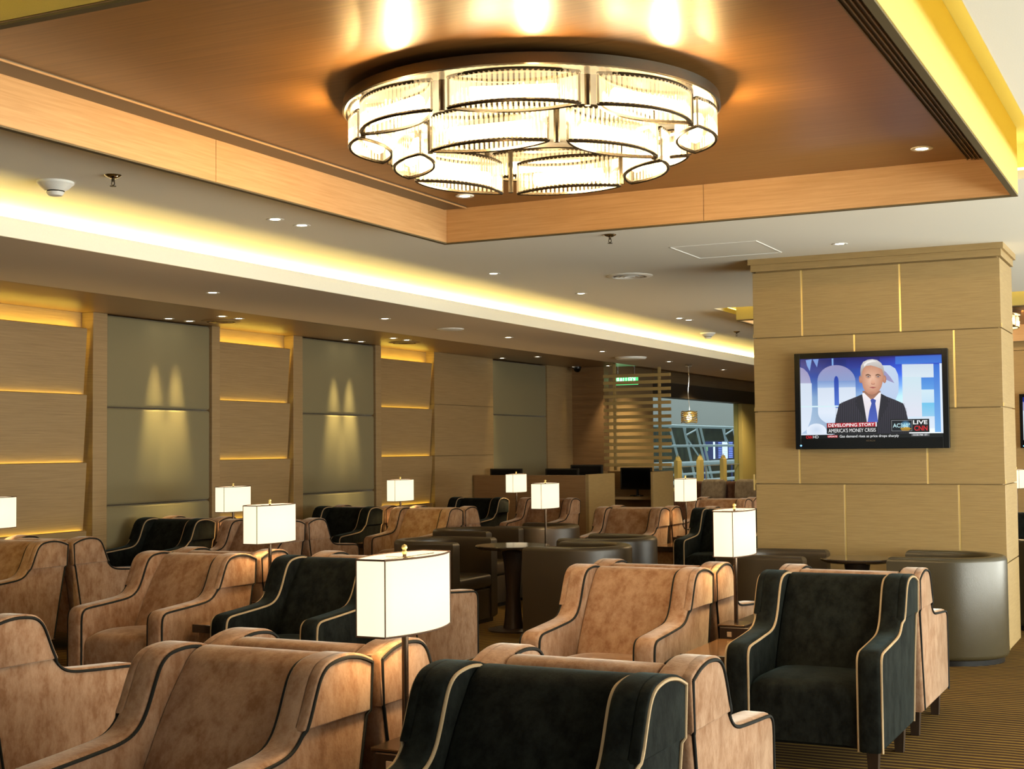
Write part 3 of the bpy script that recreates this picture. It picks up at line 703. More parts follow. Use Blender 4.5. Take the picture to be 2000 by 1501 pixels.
# ------------------------------------------------------------------ wing armchair
CH_W = 0.715
SIDE = [(.905, .13), (.905, .30), (.905, .49), (.898, .54), (.875, .568), (.835, .580), (.72, .588), (.58, .598), (.50, .606), (.445, .622), (.405, .655), (.375, .705), (.350, .760), (.322, .812), (.285, .844), (.235, .858), (.16, .862), (.08, .850), (.012, .826)]
def side_x(z):
    t = max(0.0, min(1.0, (z-.640)/.03)); return .011*t*t*(3-2*t)
def make_armchair(dark):
    fab = 'velvet_dark' if dark else 'velvet_beige'; pip = 'pipe_light' if dark else 'pipe_dark'
    t = thing('armchair', 'x', 'armchair')
    curve = SIDE[:3] + [tuple(p[:2]) for p in spline([(u, z, 0) for u, z in SIDE[2:]], 3)][1:]
    curve = [(p[0], p[1]) for p in curve]
    poly = curve + [(.022, .66), (.075, .40), (.125, .13)]
    for s in (-1, 1):
        xo, xi = s*CH_W/2, s*(CH_W/2-.105)
        bm = NB(); prism(bm, [(-u, z) for u, z in poly], min(xo, xi), max(xo, xi), 'x', .020, 3)
        ar = build('armrest', bm, fab, t, 50)
        # raised upper wing
        up_ = [(u, z) for u, z in curve if z > .662]; k = up_
        wing = [(.398, .662)] + k + [(.004, .80), (.018, .662)]
        bm = NB(); prism(bm, [(-u, z) for u, z in wing], min(xo-s*.03, xo+s*.011), max(xo-s*.03, xo+s*.011), 'x', .008, 2)
        build('wing', bm, fab, ar, 50)
        # piping: outer edge, inner edge, rear edge
        bm = NB()
        ins = []
        for i, (u, z) in enumerate(curve):
            a = Vector(curve[max(i-1, 0)]); c = Vector(curve[min(i+1, len(curve)-1)]); d = (c-a).normalized(); nrm = Vector((-d.y, d.x))
            if nrm.dot(Vector((-.45-u*-1, .3-z)) if False else Vector((.4-u, .35-z))) < 0: nrm = -nrm
            q = Vector((u, z))+nrm*.013; ins.append((q.x, q.y))
        outp = [(xo+s*(side_x(z)+.0005), -u, z) for u, z in ins]
        tube(bm, outp, .0062, 6)
        rear = [(.012, .816), (.022, .662), (.036, .650), (.088, .40), (.137, .14)]
        tube(bm, [(xo+s*(side_x(z)+.0005), -(u+.006), z) for u, z in rear], .0058, 6)
        inn = [(xi-s*.0005, -u, z) for u, z in ins if u > .105]
        tube(bm, inn, .0062, 6)
        build('piping', bm, pip, ar, 60)
    wi = CH_W/2-.105-.002
    bm = NB()
    bk = spline([(.46, .30, 0), (.43, .43, 0), (.30, .66, 0), (.205, .785, 0), (.170, .822, 0), (.130, .842, 0), (.08, .846, 0), (.04, .836, 0), (.022, .81, 0)], 4)
    bk = [(p[0], p[1]) for p in bk] + [(.035, .66), (.085, .40), (.135, .14), (.46, .14)]
    prism(bm, [(-u, z) for u, z in bk], -wi, wi, 'x', .006, 2)
    build('backrest', bm, fab, t, 50)
    bm = NB()
    # crowned seat
    t2 = bmesh.new()
    nx, ny = 10, 10; grid = []
    prof = spline([(.872, .15, 0), (.874, .26, 0), (.872, .355, 0), (.856, .395, 0), (.82, .412, 0), (.72, .424, 0), (.56, .420, 0), (.36, .405, 0)], 3)
    for i in range(nx+1):
        fx = i/nx*2-1; row = []
        for (u, z, _) in prof:
            cr = (1-fx**4)*.016
            row.append(t2.verts.new((fx*wi, -u+(0 if u < .8 else -cr*.4), z+(cr if z > .33 else 0)-.016*(abs(fx) > .98))))
        grid.append(row)
    for a_, c_ in zip(grid, grid[1:]):
        for j in range(len(a_)-1): t2.faces.new((a_[j], a_[j+1], c_[j+1], c_[j]))
    bmesh.ops.recalc_face_normals(t2, faces=t2.faces[:]); merge(bm, t2)
    box(bm, -wi, wi, -.85, -.15, .135, .30)
    build('seat', bm, fab, t, 60)
    for sx in (-1, 1):
        for u in (.80, .20):
            bm = NB(); c = (sx*(CH_W/2-.060), -u)
            t3 = bmesh.new(); A = []
            for h, z in ((.020, 0), (.028, .145)):
                A.append([t3.verts.new((c[0]+dx*h, c[1]+dy*h, z)) for dx, dy in ((-1, -1), (1, -1), (1, 1), (-1, 1))])
            for k in range(4): t3.faces.new((A[0][k], A[0][(k+1) % 4], A[1][(k+1) % 4], A[1][k]))
            t3.faces.new(A[0][::-1]); t3.faces.new(A[1]); merge(bm, t3)
            build('leg', bm, 'leg', t, 0)
    return t
_proto = {}
def chair(dark, xr, Y, back, label):
    """xr: right-hand side x of the pair, Y: where the two backs meet; back=True faces away from the camera"""
    loc = (xr-CH_W/2-.012, Y+(.012 if back else -.012), 0); rz = PI if back else 0
    grp = 'wing armchairs in back-to-back rows'
    if dark not in _proto:
        o = make_armchair(dark); _proto[dark] = o; o.location = loc; o.rotation_euler = (0, 0, rz); o['label'] = label; o['group'] = grp; return o
    return dup(_proto[dark], loc, rz, label, grp)
YA, YB, YC, YD = 3.86, 7.18, 14.0, 16.6
chair(False, -2.41, YA, False, 'beige velvet armchair facing the camera, left of the nearest table lamp')
chair(True, -1.345, YA, False, 'black velvet armchair facing the camera, right of the nearest table lamp')
chair(False, -4.19, YA, True, 'beige armchair facing away, cut off by the left edge at lower left')
chair(False, -2.41, YA, True, 'beige armchair facing away behind the nearest table lamp pole')
chair(False, -1.345, YA, True, 'beige armchair facing away, backed against the nearest black armchair')
chair(False, -5.36, YB, False, 'beige armchair facing the camera in second row, left of a lit lamp')
chair(True, -4.29, YB, False, 'black armchair of second row, just left above the nearest lamp shade')
chair(False, -2.35, YB, False, 'tan orange lit armchair facing the camera in second row, left of lamp')
chair(True, -1.28, YB, False, 'black armchair with tan piping beside the carpet aisle, seat fully visible')
chair(False, -5.36, YB, True, 'beige armchair facing away, backed against the beige second-row chair at left')
chair(False, -4.26, YB, True, 'beige armchair facing away, its arm showing right of the nearest lamp shade')
chair(False, -2.35, YB, True, 'beige armchair facing away, backed against the tan orange lit armchair')
chair(False, -1.28, YB, True, 'pale beige armchair facing away beside the carpet aisle near grey tub chair')
chair(False, -7.54, 7.8, False, 'beige armchair with olive lit back at left edge, below the lit boards')
chair(False, -7.54, 7.8, True, 'beige armchair facing away at left, in front of the first black wall-side chair')
chair(True, -8.52, 7.8, False, 'dark armchair at the very left edge under a cut-off lamp')
chair(True, -8.48, 10.7, False, 'black armchair below the nearer padded fabric panel')
chair(False, -8.48, 10.7, True, 'lit armchair facing away behind the black chair below the nearer fabric panel')
chair(False, -7.44, 10.7, False, 'beige armchair hidden behind the lit lamp shade, second from left wall')
chair(False, -7.44, 10.7, True, 'beige armchair facing away, left of the black chair under second fabric panel')
chair(True, -8.26, 13.4, False, 'black armchair below the second padded fabric panel')
chair(False, -8.26, 13.4, True, 'lit armchair facing away under the lamp before the farthest lit board bay')
chair(False, -7.24, 13.4, False, 'beige armchair with olive lit back, right of the lamp before the farthest board bay')
chair(False, -7.24, 13.4, True, 'beige armchair facing away, left of the black chair by the computer counter')
chair(True, -8.12, 16.3, False, 'black armchair in front of the computer counter')
chair(False, -7.10, 16.3, False, 'beige armchair in front of the computer counter, behind two lit lamps')
chair(False, -5.06, YC, False, 'tan armchair facing the camera in front of the desk with black monitor')
chair(False, -5.06, YC, True, 'lit beige armchair facing away, left of the lamp before the slatted screen')
chair(True, -3.98, YC, False, 'black armchair half hidden behind the lamp beside the pillar')
chair(False, -3.98, YC, True, 'beige armchair facing away, behind the black chair beside the pillar')
chair(False, -4.93, YD, False, 'tan armchair far back left of the pillar, in front of the sofa')
chair(False, -4.93, YD, True, 'lit beige armchair facing away far back, touching the left edge of pillar')
chair(True, -1.25, 14.0, False, 'dark armchair sliver right of the pillar at the photo edge')

# ------------------------------------------------------------------ side tables and lamps
def make_side_table():
    t = thing('side_table', 'x', 'side table')
    w = .113
    bm = NB(); box(bm, -w, w, -.70, -.02, .455, .485, .003, 1); build('table_top', bm, 'table_wood', t, 0)
    bm = NB(); box(bm, -w-.004, w+.004, -.712, -.70, .44, .487, .002, 1); build('front_edge', bm, 'table_top', t, 0)
    bm = NB(); box(bm, -w+.02, w-.02, -.68, -.04, .06, .455, .003, 1); build('cabinet_body', bm, 'table_wood', t, 0)
    bm = NB(); box(bm, -w, w, -.10, .62, .455, .545, .004, 1); bx = build('raised_box', bm, 'leg', t, 0)
    bm = NB(); box(bm, -.07, -.045, -.104, -.099, .495, .522, .002, 1); build('power_socket', bm, 'soffit', bx, 0)
    bm = NB(); box(bm, -w+.02, w-.02, .0, .60, .0, .455, .003, 1); build('cabinet_base', bm, 'leg', t, 0)
    return t
def make_lamp():
    t = thing('table_lamp', 'x', 'lamp')
    bm = NB(); box(bm, -.075, .075, -.095, .095, 0, .012, .003, 1); build('base', bm, 'lamp_pole', t, 30)
    bm = NB(); tube(bm, [(0, 0, .012), (0, 0, .42)], .011, 12); tube(bm, [(.0, 0, .42), (0, 0, .63)], .006, 10); build('pole', bm, 'lamp_pole', t, 50)
    # shade: long bowed faces along y, short flat ends
    z0, z1 = .375, .612; L, e, w = .205, .052, .095
    pl_ = []
    n = 12
    for k in range(n+1):
        f = k/n*2-1; pl_.append((e+(w-e)*(1-f*f), f*L))
    pl_ += [(-x, y) for x, y in pl_[::-1]]
    bm = NB(); N = len(pl_)
    for zz in (0,):
        A = [bm.verts.new((x, y, z0)) for x, y in pl_]; B = [bm.verts.new((x, y, z1)) for x, y in pl_]
        for k in range(N): bm.faces.new((A[k], A[(k+1) % N], B[(k+1) % N], B[k]))
    sh = build('shade', bm, 'shade', t, 30)
    md = sh.modifiers.new('thickness', 'SOLIDIFY'); md.thickness = .002
    bm = NB()
    for z in (z0, z1): tube(bm, [(x*1.012, y*1.006, z) for x, y in pl_], .0032, 5, True)
    for x, y in ((e, L), (e, -L), (-e, L), (-e, -L)): tube(bm, [(x*1.01, y*1.004, z0), (x*1.01, y*1.004, z1)], .0023, 5)
    build('shade_trim', bm, 'shade_trim', sh, 50)
    bm = NB(); lathe(bm, [(0, .615), (.008, .617), (.009, .625), (.005, .629), (.010, .636), (.008, .644), (0, .648)], 14); build('finial', bm, 'brass', t, 50)
    bm = NB()
    for s in (1, -1): tube(bm, [(0, 0, .606), (s*.07, 0, .606)], .002, 5); tube(bm, [(0, 0, .606), (0, s*.19, .606)], .002, 5)
    build('shade_spider', bm, 'chrome', t, 0)
    lamp_point('bulb_light', t, (0, .0, .50), LAMP_W, (1.0, 0.66, 0.30), .035)
    return t
LAMP_W = 23.0
st = make_side_table(); lp = make_lamp()
LP = [(-2.305, YA, 'nearest table lamp with big lit shade between beige and black armchairs', 'the nearest beige and black armchairs'),
      (-5.275, YB, 'lit table lamp in second row between beige and black chairs at left', 'the beige and black chairs of second row at left'),
      (-2.235, YB, 'lit table lamp between the tan orange armchair and the aisle-side black armchair', 'the tan orange armchair and the aisle-side black armchair'),
      (-8.36, 7.8, 'lit table lamp cut off by the left edge of photo', 'the two armchairs under the left edge lamp'),
      (-8.29, 10.7, 'lit table lamp left of the second-row lamp, before the nearer fabric panel', 'the black and beige chairs below nearer fabric panel'),
      (-8.05, 13.4, 'lit table lamp before the farthest lit board bay of the left wall', 'the black and olive-lit chairs before the farthest board bay'),
      (-8.05, 16.35, 'farthest lit table lamp in front of the brown computer counter', 'the two chairs in front of the computer counter'),
      (-4.89, YC, 'lit table lamp before the slatted screen, right of the desk with monitor', 'the tan and black chairs left of the pillar'),
      ]
TX = [-2.247, -5.194, -2.185, -8.40, -8.33, -8.12, -7.98, -4.89]
for i, (x, y, lab, where) in enumerate(LP):
    a = st if i == 0 else dup(st, (0, 0, 0)); a.location = (TX[i], y, 0); a['label'] = 'low dark side table between '+where; a['group'] = 'side tables between armchairs'
    a['label'] = ' '.join(a['label'].split()[:16])
    l = lp if i == 0 else dup(lp, (0, 0, 0)); l.location = (x, y, .5455); l['label'] = lab; l['group'] = 'lit table lamps'
for (x, y, lab, tl) in ((-5.60, 12.0, 'lit table lamp standing among the brown leather tub chairs', 'dark side table under the lamp among brown tub chairs'),
                        (-2.10, 20.0-1.2, 'lit table lamp sliver right of the pillar under the distant television', 'side table right of the pillar under the distant lamp')):
    if x < -5: pass
    else: a = dup(st, (x, y, 0), 0, tl, 'side tables between armchairs')
    dup(lp, (x, y, .549), 0, lab, 'lit table lamps')

# ------------------------------------------------------------------ leather tub chairs
def make_tub(mat):
    t = thing('tub_chair', 'x', 'tub chair')
    Ro, Ri, D = .40, .285, .34
    H = .725
    def U(r, d, n=26):
        p = [(d, -r)] + [(-r*math.sin(PI*k/n), -r*math.cos(PI*k/n)) for k in range(n+1)] + [(d, r)]
        return p
    outer = U(Ro, D); inner = U(Ri, D)
    pl_ = outer + inner[::-1]
    bm = NB(); prism(bm, pl_, .035, H, 'z', .032, 4); build('shell', bm, mat, t, 45)
    seat = U(Ri-.004, D-.0)
    bm = NB(); prism(bm, seat, .30, .42, 'z', .03, 3); build('seat', bm, mat, t, 45)
    bm = NB(); prism(bm, U(Ri-.004, D-.012), .035, .292, 'z', .006, 1); build('front_panel', bm, mat, t, 45)
    bm = NB(); prism(bm, U(Ro-.03, D-.03), 0, .035, 'z', 0); build('plinth', bm, 'black_plastic', t, 45)
    return t
tubs = {}
def tub(mat, x, y, deg, label):
    if mat not in tubs:
        o = make_tub(mat); tubs[mat] = o; o.location = (x, y, 0); o.rotation_euler = (0, 0, R(deg)); o['label'] = label; o['group'] = 'leather tub chairs'; return o
    return dup(tubs[mat], (x, y, 0), R(deg), label, 'leather tub chairs')
tub('leather', -5.86, 10.42, 0, 'brown leather tub chair with visible seat, left of the round pedestal table')
tub('leather', -4.44, 10.20, 180, 'brown leather tub chair, back turned, right of the round pedestal table')
tub('leather', -4.60, 11.20, 180, 'brown leather tub chair behind the one right of pedestal table')
tub('leather', -6.30, 11.86, 0, 'brown leather tub chair left of the lamp among tub chairs')
tub('leather', -5.98, 12.68, 180, 'brown leather tub chair directly behind the lamp among tub chairs')
tub('leather', -2.82, 9.92, 0, 'brown leather tub chair at the left foot of the pillar')
tub('leather_grey', -1.605, 10.10, 180, 'grey bronze leather tub chair at the right foot of the pillar')
tub('leather_grey', -0.98, 12.05, 150, 'grey tub chair sliver behind the pillar at right photo edge')
def round_table(x, y, label, h=.70, r=.35):
    t = thing('pedestal_table', label, 'table', (x, y, 0), 0, 'round pedestal tables')
    bm = NB(); lathe(bm, [(0, h-.03), (r-.03, h-.03), (r-.005, h-.018), (r, h-.006), (r-.006, h), (0, h)], 48); build('table_top', bm, 'table_top', t, 30)
    bm = NB(); lathe(bm, [(0, .02), (.085, .02), (.072, .10), (.058, .30), (.075, .55), (.095, h-.03), (0, h-.03)], 24); build('pedestal', bm, 'leg', t, 45)
    bm = NB(); lathe(bm, [(0, 0), (.21, 0), (.21, .012), (.17, .022), (0, .022)], 32); build('base', bm, 'leg', t, 45)
    return t
round_table(-5.10, 10.28, 'round dark pedestal table between two brown leather tub chairs', .70, .31)
round_table(-2.215, 10.02, 'round dark pedestal table at the foot of the pillar', .69, .26)
round_table(-5.60, 12.0, 'small dark round table under the lamp among brown tub chairs', .544, .24)

# ------------------------------------------------------------------ computer counter, desk booth, monitors, slatted screen
t = thing('computer_counter', 'brown wooden computer counter with pale end panel in front of left wall', 'counter', (0, 0, 0))
b = NB(); box(b, XW+.06, -7.60, 17.6, 17.65, 0, 1.115, .002, 1); build('front_panel', b, 'wood_brown', t, 0)
b = NB(); box(b, -7.60, -7.55, 17.6, 18.55, 0, 1.125, .002, 1); build('end_panel', b, 'wood_pillar', t, 0)
b = NB(); box(b, XW+.06, -7.60, 17.65, 18.30, .72, .76, .002, 1); build('desk_top', b, 'wood_wall', t, 0)
def make_monitor():
    t = thing('monitor', 'x', 'monitor')
    bm = NB(); box(bm, -.26, .26, -.02, .02, .10, .44, .008, 2); build('screen_case', bm, 'black_plastic', t, 40)
    bm = NB(); box(bm, -.235, .235, -.022, -.019, .125, .42); build('screen', bm, 'black_gloss', t, 0)
    bm = NB(); tube(bm, [(0, .03, .015), (0, .03, .25)], .02, 10); build('stand', bm, 'black_plastic', t, 40)
    bm = NB(); lathe(bm, [(0, 0), (.11, 0), (.10, .015), (0, .016)], 24); build('base', bm, 'black_plastic', t, 40)
    return t
mon = make_monitor(); mon.location = (-9.02, 18.0, .762); mon['label'] = 'black monitor top above the counter, leftmost of three'; mon['group'] = 'monitors on the desks'
dup(mon, (-8.13, 18.0, .762), 0, 'black monitor top above the counter, middle of three', 'monitors on the desks')
mm = dup(mon, (-8.18, 19.0, .802), 0, 'black monitor top at right end of the brown counter', 'monitors on the desks')
b = NB(); box(b, -8.45, -7.9, 18.8, 19.2, 0, .80, .003, 1); tag(build('desk_pedestal', b, 'wood_brown', smooth=0), 'brown desk pedestal hidden behind the computer counter end', 'desk')
t = thing('desk_booth', 'wooden desk booth with black monitor beneath the slatted screen', 'desk', (0, 0, 0))
b = NB(); box(b, -8.42, -7.34, 20.30, 20.34, 0, 1.12, .002, 1); build('back_panel', b, 'wood_wall', t, 0)
b = NB(); box(b, -7.34, -7.30, 19.45, 20.34, 0, 1.125, .002, 1); build('end_panel', b, 'wood_pillar', t, 0)
b = NB(); box(b, -8.42, -8.38, 19.45, 20.30, 0, 1.125, .002, 1); build('end_panel', b, 'wood_pillar', t, 0)
b = NB(); box(b, -8.38, -7.34, 19.65, 20.30, .70, .74, .002, 1); build('desk_top', b, 'wood_wall', t, 0)
b = NB(); box(b, -8.38, -7.34, 20.1, 20.15, 0, .70); build('modesty_panel', b, 'wood_brown', t, 0)
dup(mon, (-7.78, 20.0, .742), 0, 'large black monitor on the wooden desk booth', 'monitors on the desks')
t = thing('slatted_screen', 'hanging wooden slatted screen above the desk booth', 'screen', (0, 0, 0))
for k in range(14):
    z = 1.19+.1085*k; bm = NB(); box(bm, -8.49, -7.36, 20.42, 20.46, z, z+.052, .002, 1); build('slat', bm, 'wood_slat', t, 0)
for x in (-8.32, -7.56):
    bm = NB(); box(bm, x-.022, x+.022, 20.465, 20.50, 1.13, 2.828, .002, 1); build('upright', bm, 'wood_slat', t, 0)

# ------------------------------------------------------------------ exit sign, pendant, sofa, window posts
t = thing('exit_sign', 'green lit exit sign hanging behind the slatted screen', 'sign', (-8.62, 21.75, 2.62))
b = NB(); box(b, -.21, .21, -.02, .02, -.075, .075, .004, 1); build('sign_box', b, 'exit', t, 0)
cu = bpy.data.curves.new('t', 'FONT'); cu.body = 'KELUAR'; cu.size = .115; cu.align_x = 'CENTER'; cu.align_y = 'CENTER'; cu.extrude = .001; cu.resolution_u = 3; cu.offset = .003
to = bpy.data.objects.new('t', cu); COL.objects.link(to); bpy.context.view_layer.update()
lm = bpy.data.meshes.new_from_object(to.evaluated_get(bpy.context.evaluated_depsgraph_get())); bpy.data.objects.remove(to); bpy.data.curves.remove(cu)
lm.name = 'lettering'; lm.materials.clear(); lm.materials.append(M['exit_text']); lo = bpy.data.objects.new('lettering', lm); COL.objects.link(lo); lo.parent = t
lo.rotation_euler = (PI/2, 0, 0); lo.location = (0, -.0215, 0); lo.scale = (-0.85, 1.1, 1)
b = NB()
for x in (-.15, .15): tube(b, [(x, 0, .075), (x, 0, .365)], .004, 6)
build('hanger', b, 'chrome', t, 0)

t = thing('pendant_lamp', 'small amber pierced drum pendant lamp hanging before the window', 'lamp', (-6.91, 20.0, 0))
b = NB(); lathe(b, [(0, 2.745), (.05, 2.748), (.055, 2.72), (.012, 2.712), (0, 2.712)], 20); build('ceiling_rose', b, 'chrome', t, 40)
b = NB(); tube(b, spline([(0, 0, 2.715), (.004, 0, 2.5), (-.012, 0, 2.32), (.006, 0, 2.10), (0, 0, 2.03)], 6), .004, 6); build('cord', b, 'chrome', t, 40)
b = NB()
for k in range(7):
    z = 1.865+.026*k; pts = [(.118*math.cos(2*PI*j/40), .118*math.sin(2*PI*j/40), z+.006*math.sin(5*2*PI*j/40+k)) for j in range(40)]
    tube(b, pts, .0085, 5, True)
build('shade_rings', b, 'brass', t, 40)
b = NB(); lathe(b, [(0, 2.03), (.02, 2.03), (.03, 2.0), (.115, 2.02), (.118, 2.026), (0, 2.04)], 24); build('shade_cap', b, 'brass', t, 40)
b = NB(); lathe(b, [(0, 1.89), (.03, 1.90), (.04, 1.93), (.03, 1.97), (0, 1.99)], 16); build('bulb', b, 'pendant_light', t, 40)

t = thing('sofa', 'long taupe velvet sofa far back under the window', 'sofa', (-8.3, 26.6, 0))
b = NB(); box(b, -.9, .95, -.85, 0, .0, .42, .05, 3); build('seat', b, 'sofa_brown', t, 45)
b = NB(); box(b, -.9, .95, -.18, .05, .42, .80, .07, 3); build('backrest', b, 'sofa_brown', t, 45)
b = NB(); box(b, -1.02, -.88, -.88, .05, .12, .62, .05, 3); build('armrest', b, 'sofa_brown', t, 45)
b = NB(); box(b, .93, 1.07, -.88, .05, .12, .74, .05, 3); build('armrest', b, 'sofa_brown', t, 45)
for k, (x, w_) in enumerate(((-.30, .50), (.45, .62))):
    b = NB(); box(b, -w_/2, w_/2, -.10, .10, 0, .42, .09, 4); o = tag(build('cushion', b, 'sofa_grey', smooth=50), ['taupe cushion on the far sofa, left one', 'wide taupe cushion on the far sofa, right one'][k], 'cushion', 'cushions on the far sofa')
    o.location = (-8.3+x, 26.6-.36, .435); o.rotation_euler = (R(-14), 0, 0)
b = NB(); box(b, -.13, .13, -.06, .06, 0, .05, .02, 3); o = tag(build('handbag', b, 'black_plastic', smooth=40), 'small black flat object lying on the far sofa', 'bag'); o.location = (-8.1, 26.0, .422)
for k, y in enumerate((26.58, 27.97, 29.57)):
    t = thing('window_post', ['short mustard post on the window sill, left one', 'short mustard post on the window sill, middle one', 'short mustard post on the window sill, right one'][k], 'post', (XW-.05, y, .66), 0, 'short posts along the window')
    b = NB(); box(b, -.03, .05, -.13, .13, 0, .56, .004, 1); build('shaft', b, 'yellow_wall', t, 0)
    b = NB()
    for s in (-1, 0, 1): lathe(b, [(0, 0), (.035, .0), (.02, .05), (0, .09+.04*(s == 0))], 8, (.01, s*.09, .56))
    build('ornament', b, 'yellow_wall', t, 40)

# ------------------------------------------------------------------ terminal hall beyond the glass
b = NB(); box(b, -22, -10.2, 25, 62, -.6, -.5); struct('floor_hall', b, 'hall_floor', smooth=0)
b = NB(); box(b, -19.2, -19.0, 28, 62, -.5, 7); o = struct('wall_hall', b, 'foliage', smooth=0)
b = NB(); box(b, -14.2, -14.0, 30, 58, 2.17, 4.2); struct('beam_hall', b, 'hall_grey', smooth=0)
t = thing('steel_truss', 'pale steel truss of the terminal hall beyond the window', 'truss', (-15, 0, 0))
SEG = [((42.75, 2.31), (43.51, 1.08)), ((43.04, 2.31), (43.0, 1.87)), ((43.98, 2.33), (44.87, 1.04)), ((44.41, 2.33), (45.26, 1.06)), ((46.78, 2.39), (47.3, 1.65)), ((47.16, 2.37), (47.22, 1.89)), ((48.09, 2.38), (48.92, .99)), ((48.49, 2.38), (49.15, .99)), ((41.4, 2.3), (42.28, 1.1)),
       ((43.06, 1.86), (44.09, 2.05)), ((43.16, 1.77), (44.54, 1.07)), ((47.22, 1.89), (48.21, 2.09)), ((47.27, 1.84), (47.8, 1.45))]
for a, c in SEG:
    d = ((a[0]-c[0])/(a[1]-c[1])); big = abs(a[1]-c[1]) > 1.0
    lo_, hi_ = c, a
    if big: lo_ = (c[0]-d*(c[1]+.5), -.5); hi_ = (a[0]+d*(4-a[1]), 4)
    bm = NB(); tube(bm, [(0, lo_[0], lo_[1]), (0, hi_[0], hi_[1])], (.044 if big else .028), 8); build('strut', bm, 'steel_white', t, 50)
for z, r_ in ((2.15, .05), (1.515, .04), (.94, .07), (.60, .04), (.35, .06), (0.1, .05)):
    bm = NB(); tube(bm, [(.12, 34, z), (.12, 56, z)], r_, 8); build('rail', bm, 'steel_white', t, 50)
t = thing('flight_board', 'blue lit flight information board beyond the window', 'display board', (-15.3, 47.45, 1.35))
b = NB(); box(b, -.05, 0, -1.75, 1.75, -.36, .34); build('casing', b, 'black_plastic', t, 0)
M['board_white'] = emit('board white', (0.75, 0.85, 1.0), 1.3); M['board_blue'] = emit('board blue', (0.25, 0.35, 1.0), 0.9); M['board_dark'] = emit('board dark blue', (0.02, 0.03, 0.12), 1.0); M['board_mix'] = emit('board green', (0.3, 0.6, 0.3), 0.6)
b = NB(); box(b, 0, .01, -1.7, 1.7, -.31, .31, mi=0)
box(b, .01, .02, -.68, -.50, -.3, .3, mi=1); box(b, .01, .02, .35, .95, -.3, .3, mi=1); box(b, .01, .02, -1.6, -1.3, -.02, .12, mi=3)
for k in range(9):
    z = -.28+.066*k; box(b, .011, .022, -.1, .25, z, z+.035, mi=2); box(b, .011, .022, 1.1, 1.55, z, z+.04, mi=2); box(b, .021, .024, .40, .90, z+.02, z+.03, mi=2)
box(b, -.03, -.01, -1.6, -1.5, -1.849, -.3, mi=0); box(b, -.03, -.01, 1.5, 1.6, -1.849, -.3, mi=0)
build('display', b, ['board_dark', 'board_white', 'board_blue', 'board_mix'], t, 0)

# ------------------------------------------------------------------ ceiling fittings
def make_downlight():
    t = thing('downlight', 'x', 'downlight')
    bm = NB(); lathe(bm, [(.030, .003), (.034, -.001), (.052, -.004), (.058, -.001), (.058, .003)], 24); build('trim_ring', bm, 'white_plastic', t, 50)
    bm = NB(); lathe(bm, [(0, -.0005), (.032, -.0005)], 20); build('lens', bm, 'bulb', t, 0)
    return t
dl = make_downlight(); _first = [True]
def downlight(x, y, z, label, group, power=0, size=60, tilt=(0, 0), blend=.5, col=(1, .84, .55), rad=.02, s=1.0):
    if _first[0]: o = dl; o.location = (x, y, z); o['label'] = label; o['group'] = group; _first[0] = False
    else: o = dup(dl, (x, y, z), 0, label, group)
    o.scale = (s, s, s)
    if power:
        l = bpy.data.lights.new('spot', 'SPOT'); l.energy = power; l.color = col; l.spot_size = R(size); l.spot_blend = blend; l.shadow_soft_size = rad
        so = bpy.data.objects.new('downlight_spot', l); COL.objects.link(so); so.location = (x, y, z-.02); so.rotation_euler = (R(tilt[0]), R(tilt[1]), 0)
    return o
ORD = ['nearest', 'second nearest', 'third nearest', 'fourth', 'fifth', 'farthest']
for k, y in enumerate((8.71, 11.30, 13.95, 16.70, 19.25, 21.85)):
    downlight(-6.95, y, 2.75, 'recessed downlight in the beige soffit along left wall, %s of six' % ORD[k], 'downlights in the beige soffit', 140 if k == 1 else 26, 30 if k == 1 else 62, (41, 20) if k == 1 else (14, -14), .7, (1, .74, .22) if k == 1 else (1, .84, .55))
downlight(-6.95, 6.1, 2.75, 'added recessed downlight in the beige soffit, beyond the left edge of the photo', 'downlights in the beige soffit', 95, 30, (33, 25), .7, (1, .74, .22))  # unseen fitting added so a yellow beam reaches the olive-backed chair
GL = ['left one of wall-side pair before the nearer fabric panel', 'right one of wall-side pair before the nearer fabric panel', 'left one of wall-side pair before the second fabric panel', 'right one of wall-side pair before the second fabric panel', 'wall-side one above the computer counter', 'wall-side one at the end wall']
for k, y in enumerate((10.86, 11.18, 14.08, 14.42, 18.25, 20.9)):
    downlight(XW+.185 if k < 4 else -9.2, y, 2.83, 'recessed downlight in brown wood soffit, '+GL[k], 'downlights in the wood soffit', 330 if k < 4 else 40, 25, (0, 6.8), 1.0, (1, .78, .30), .05)
GR = ['room-side pair nearer the camera, left one', 'room-side pair nearer the camera, right one', 'room-side pair farther back, left one', 'room-side pair farther back, right one', 'room-side one above the computer counter', 'room-side one before the slatted screen']
for k, y in enumerate((10.95, 11.22, 14.20, 14.52, 18.25, 20.95)):
    downlight(-8.62, y, 2.83, 'recessed downlight in brown wood soffit, '+GR[k], 'downlights in the wood soffit', 12 if k < 4 else 90, 75, (0, -6), .6)
WH = [(-5.23, 7.18, 'left one of the near pair left of the canopy'), (-5.22, 7.46, 'right one of the near pair left of the canopy'), (-5.28, 10.33, 'the one beyond the canopy corner'), (-5.25, 12.11, 'the one beyond the round air vent'), (-5.30, 15.05, 'left one of the far pair'), (-5.28, 15.32, 'right one of the far pair'), (-2.31, 10.1, 'the one just in front of the pillar top')]
for k, (x, y, lab) in enumerate(WH): downlight(x, y, ZC, 'recessed downlight in white ceiling, '+lab, 'downlights in the white ceiling', 22, 70, (0, 0), .6)
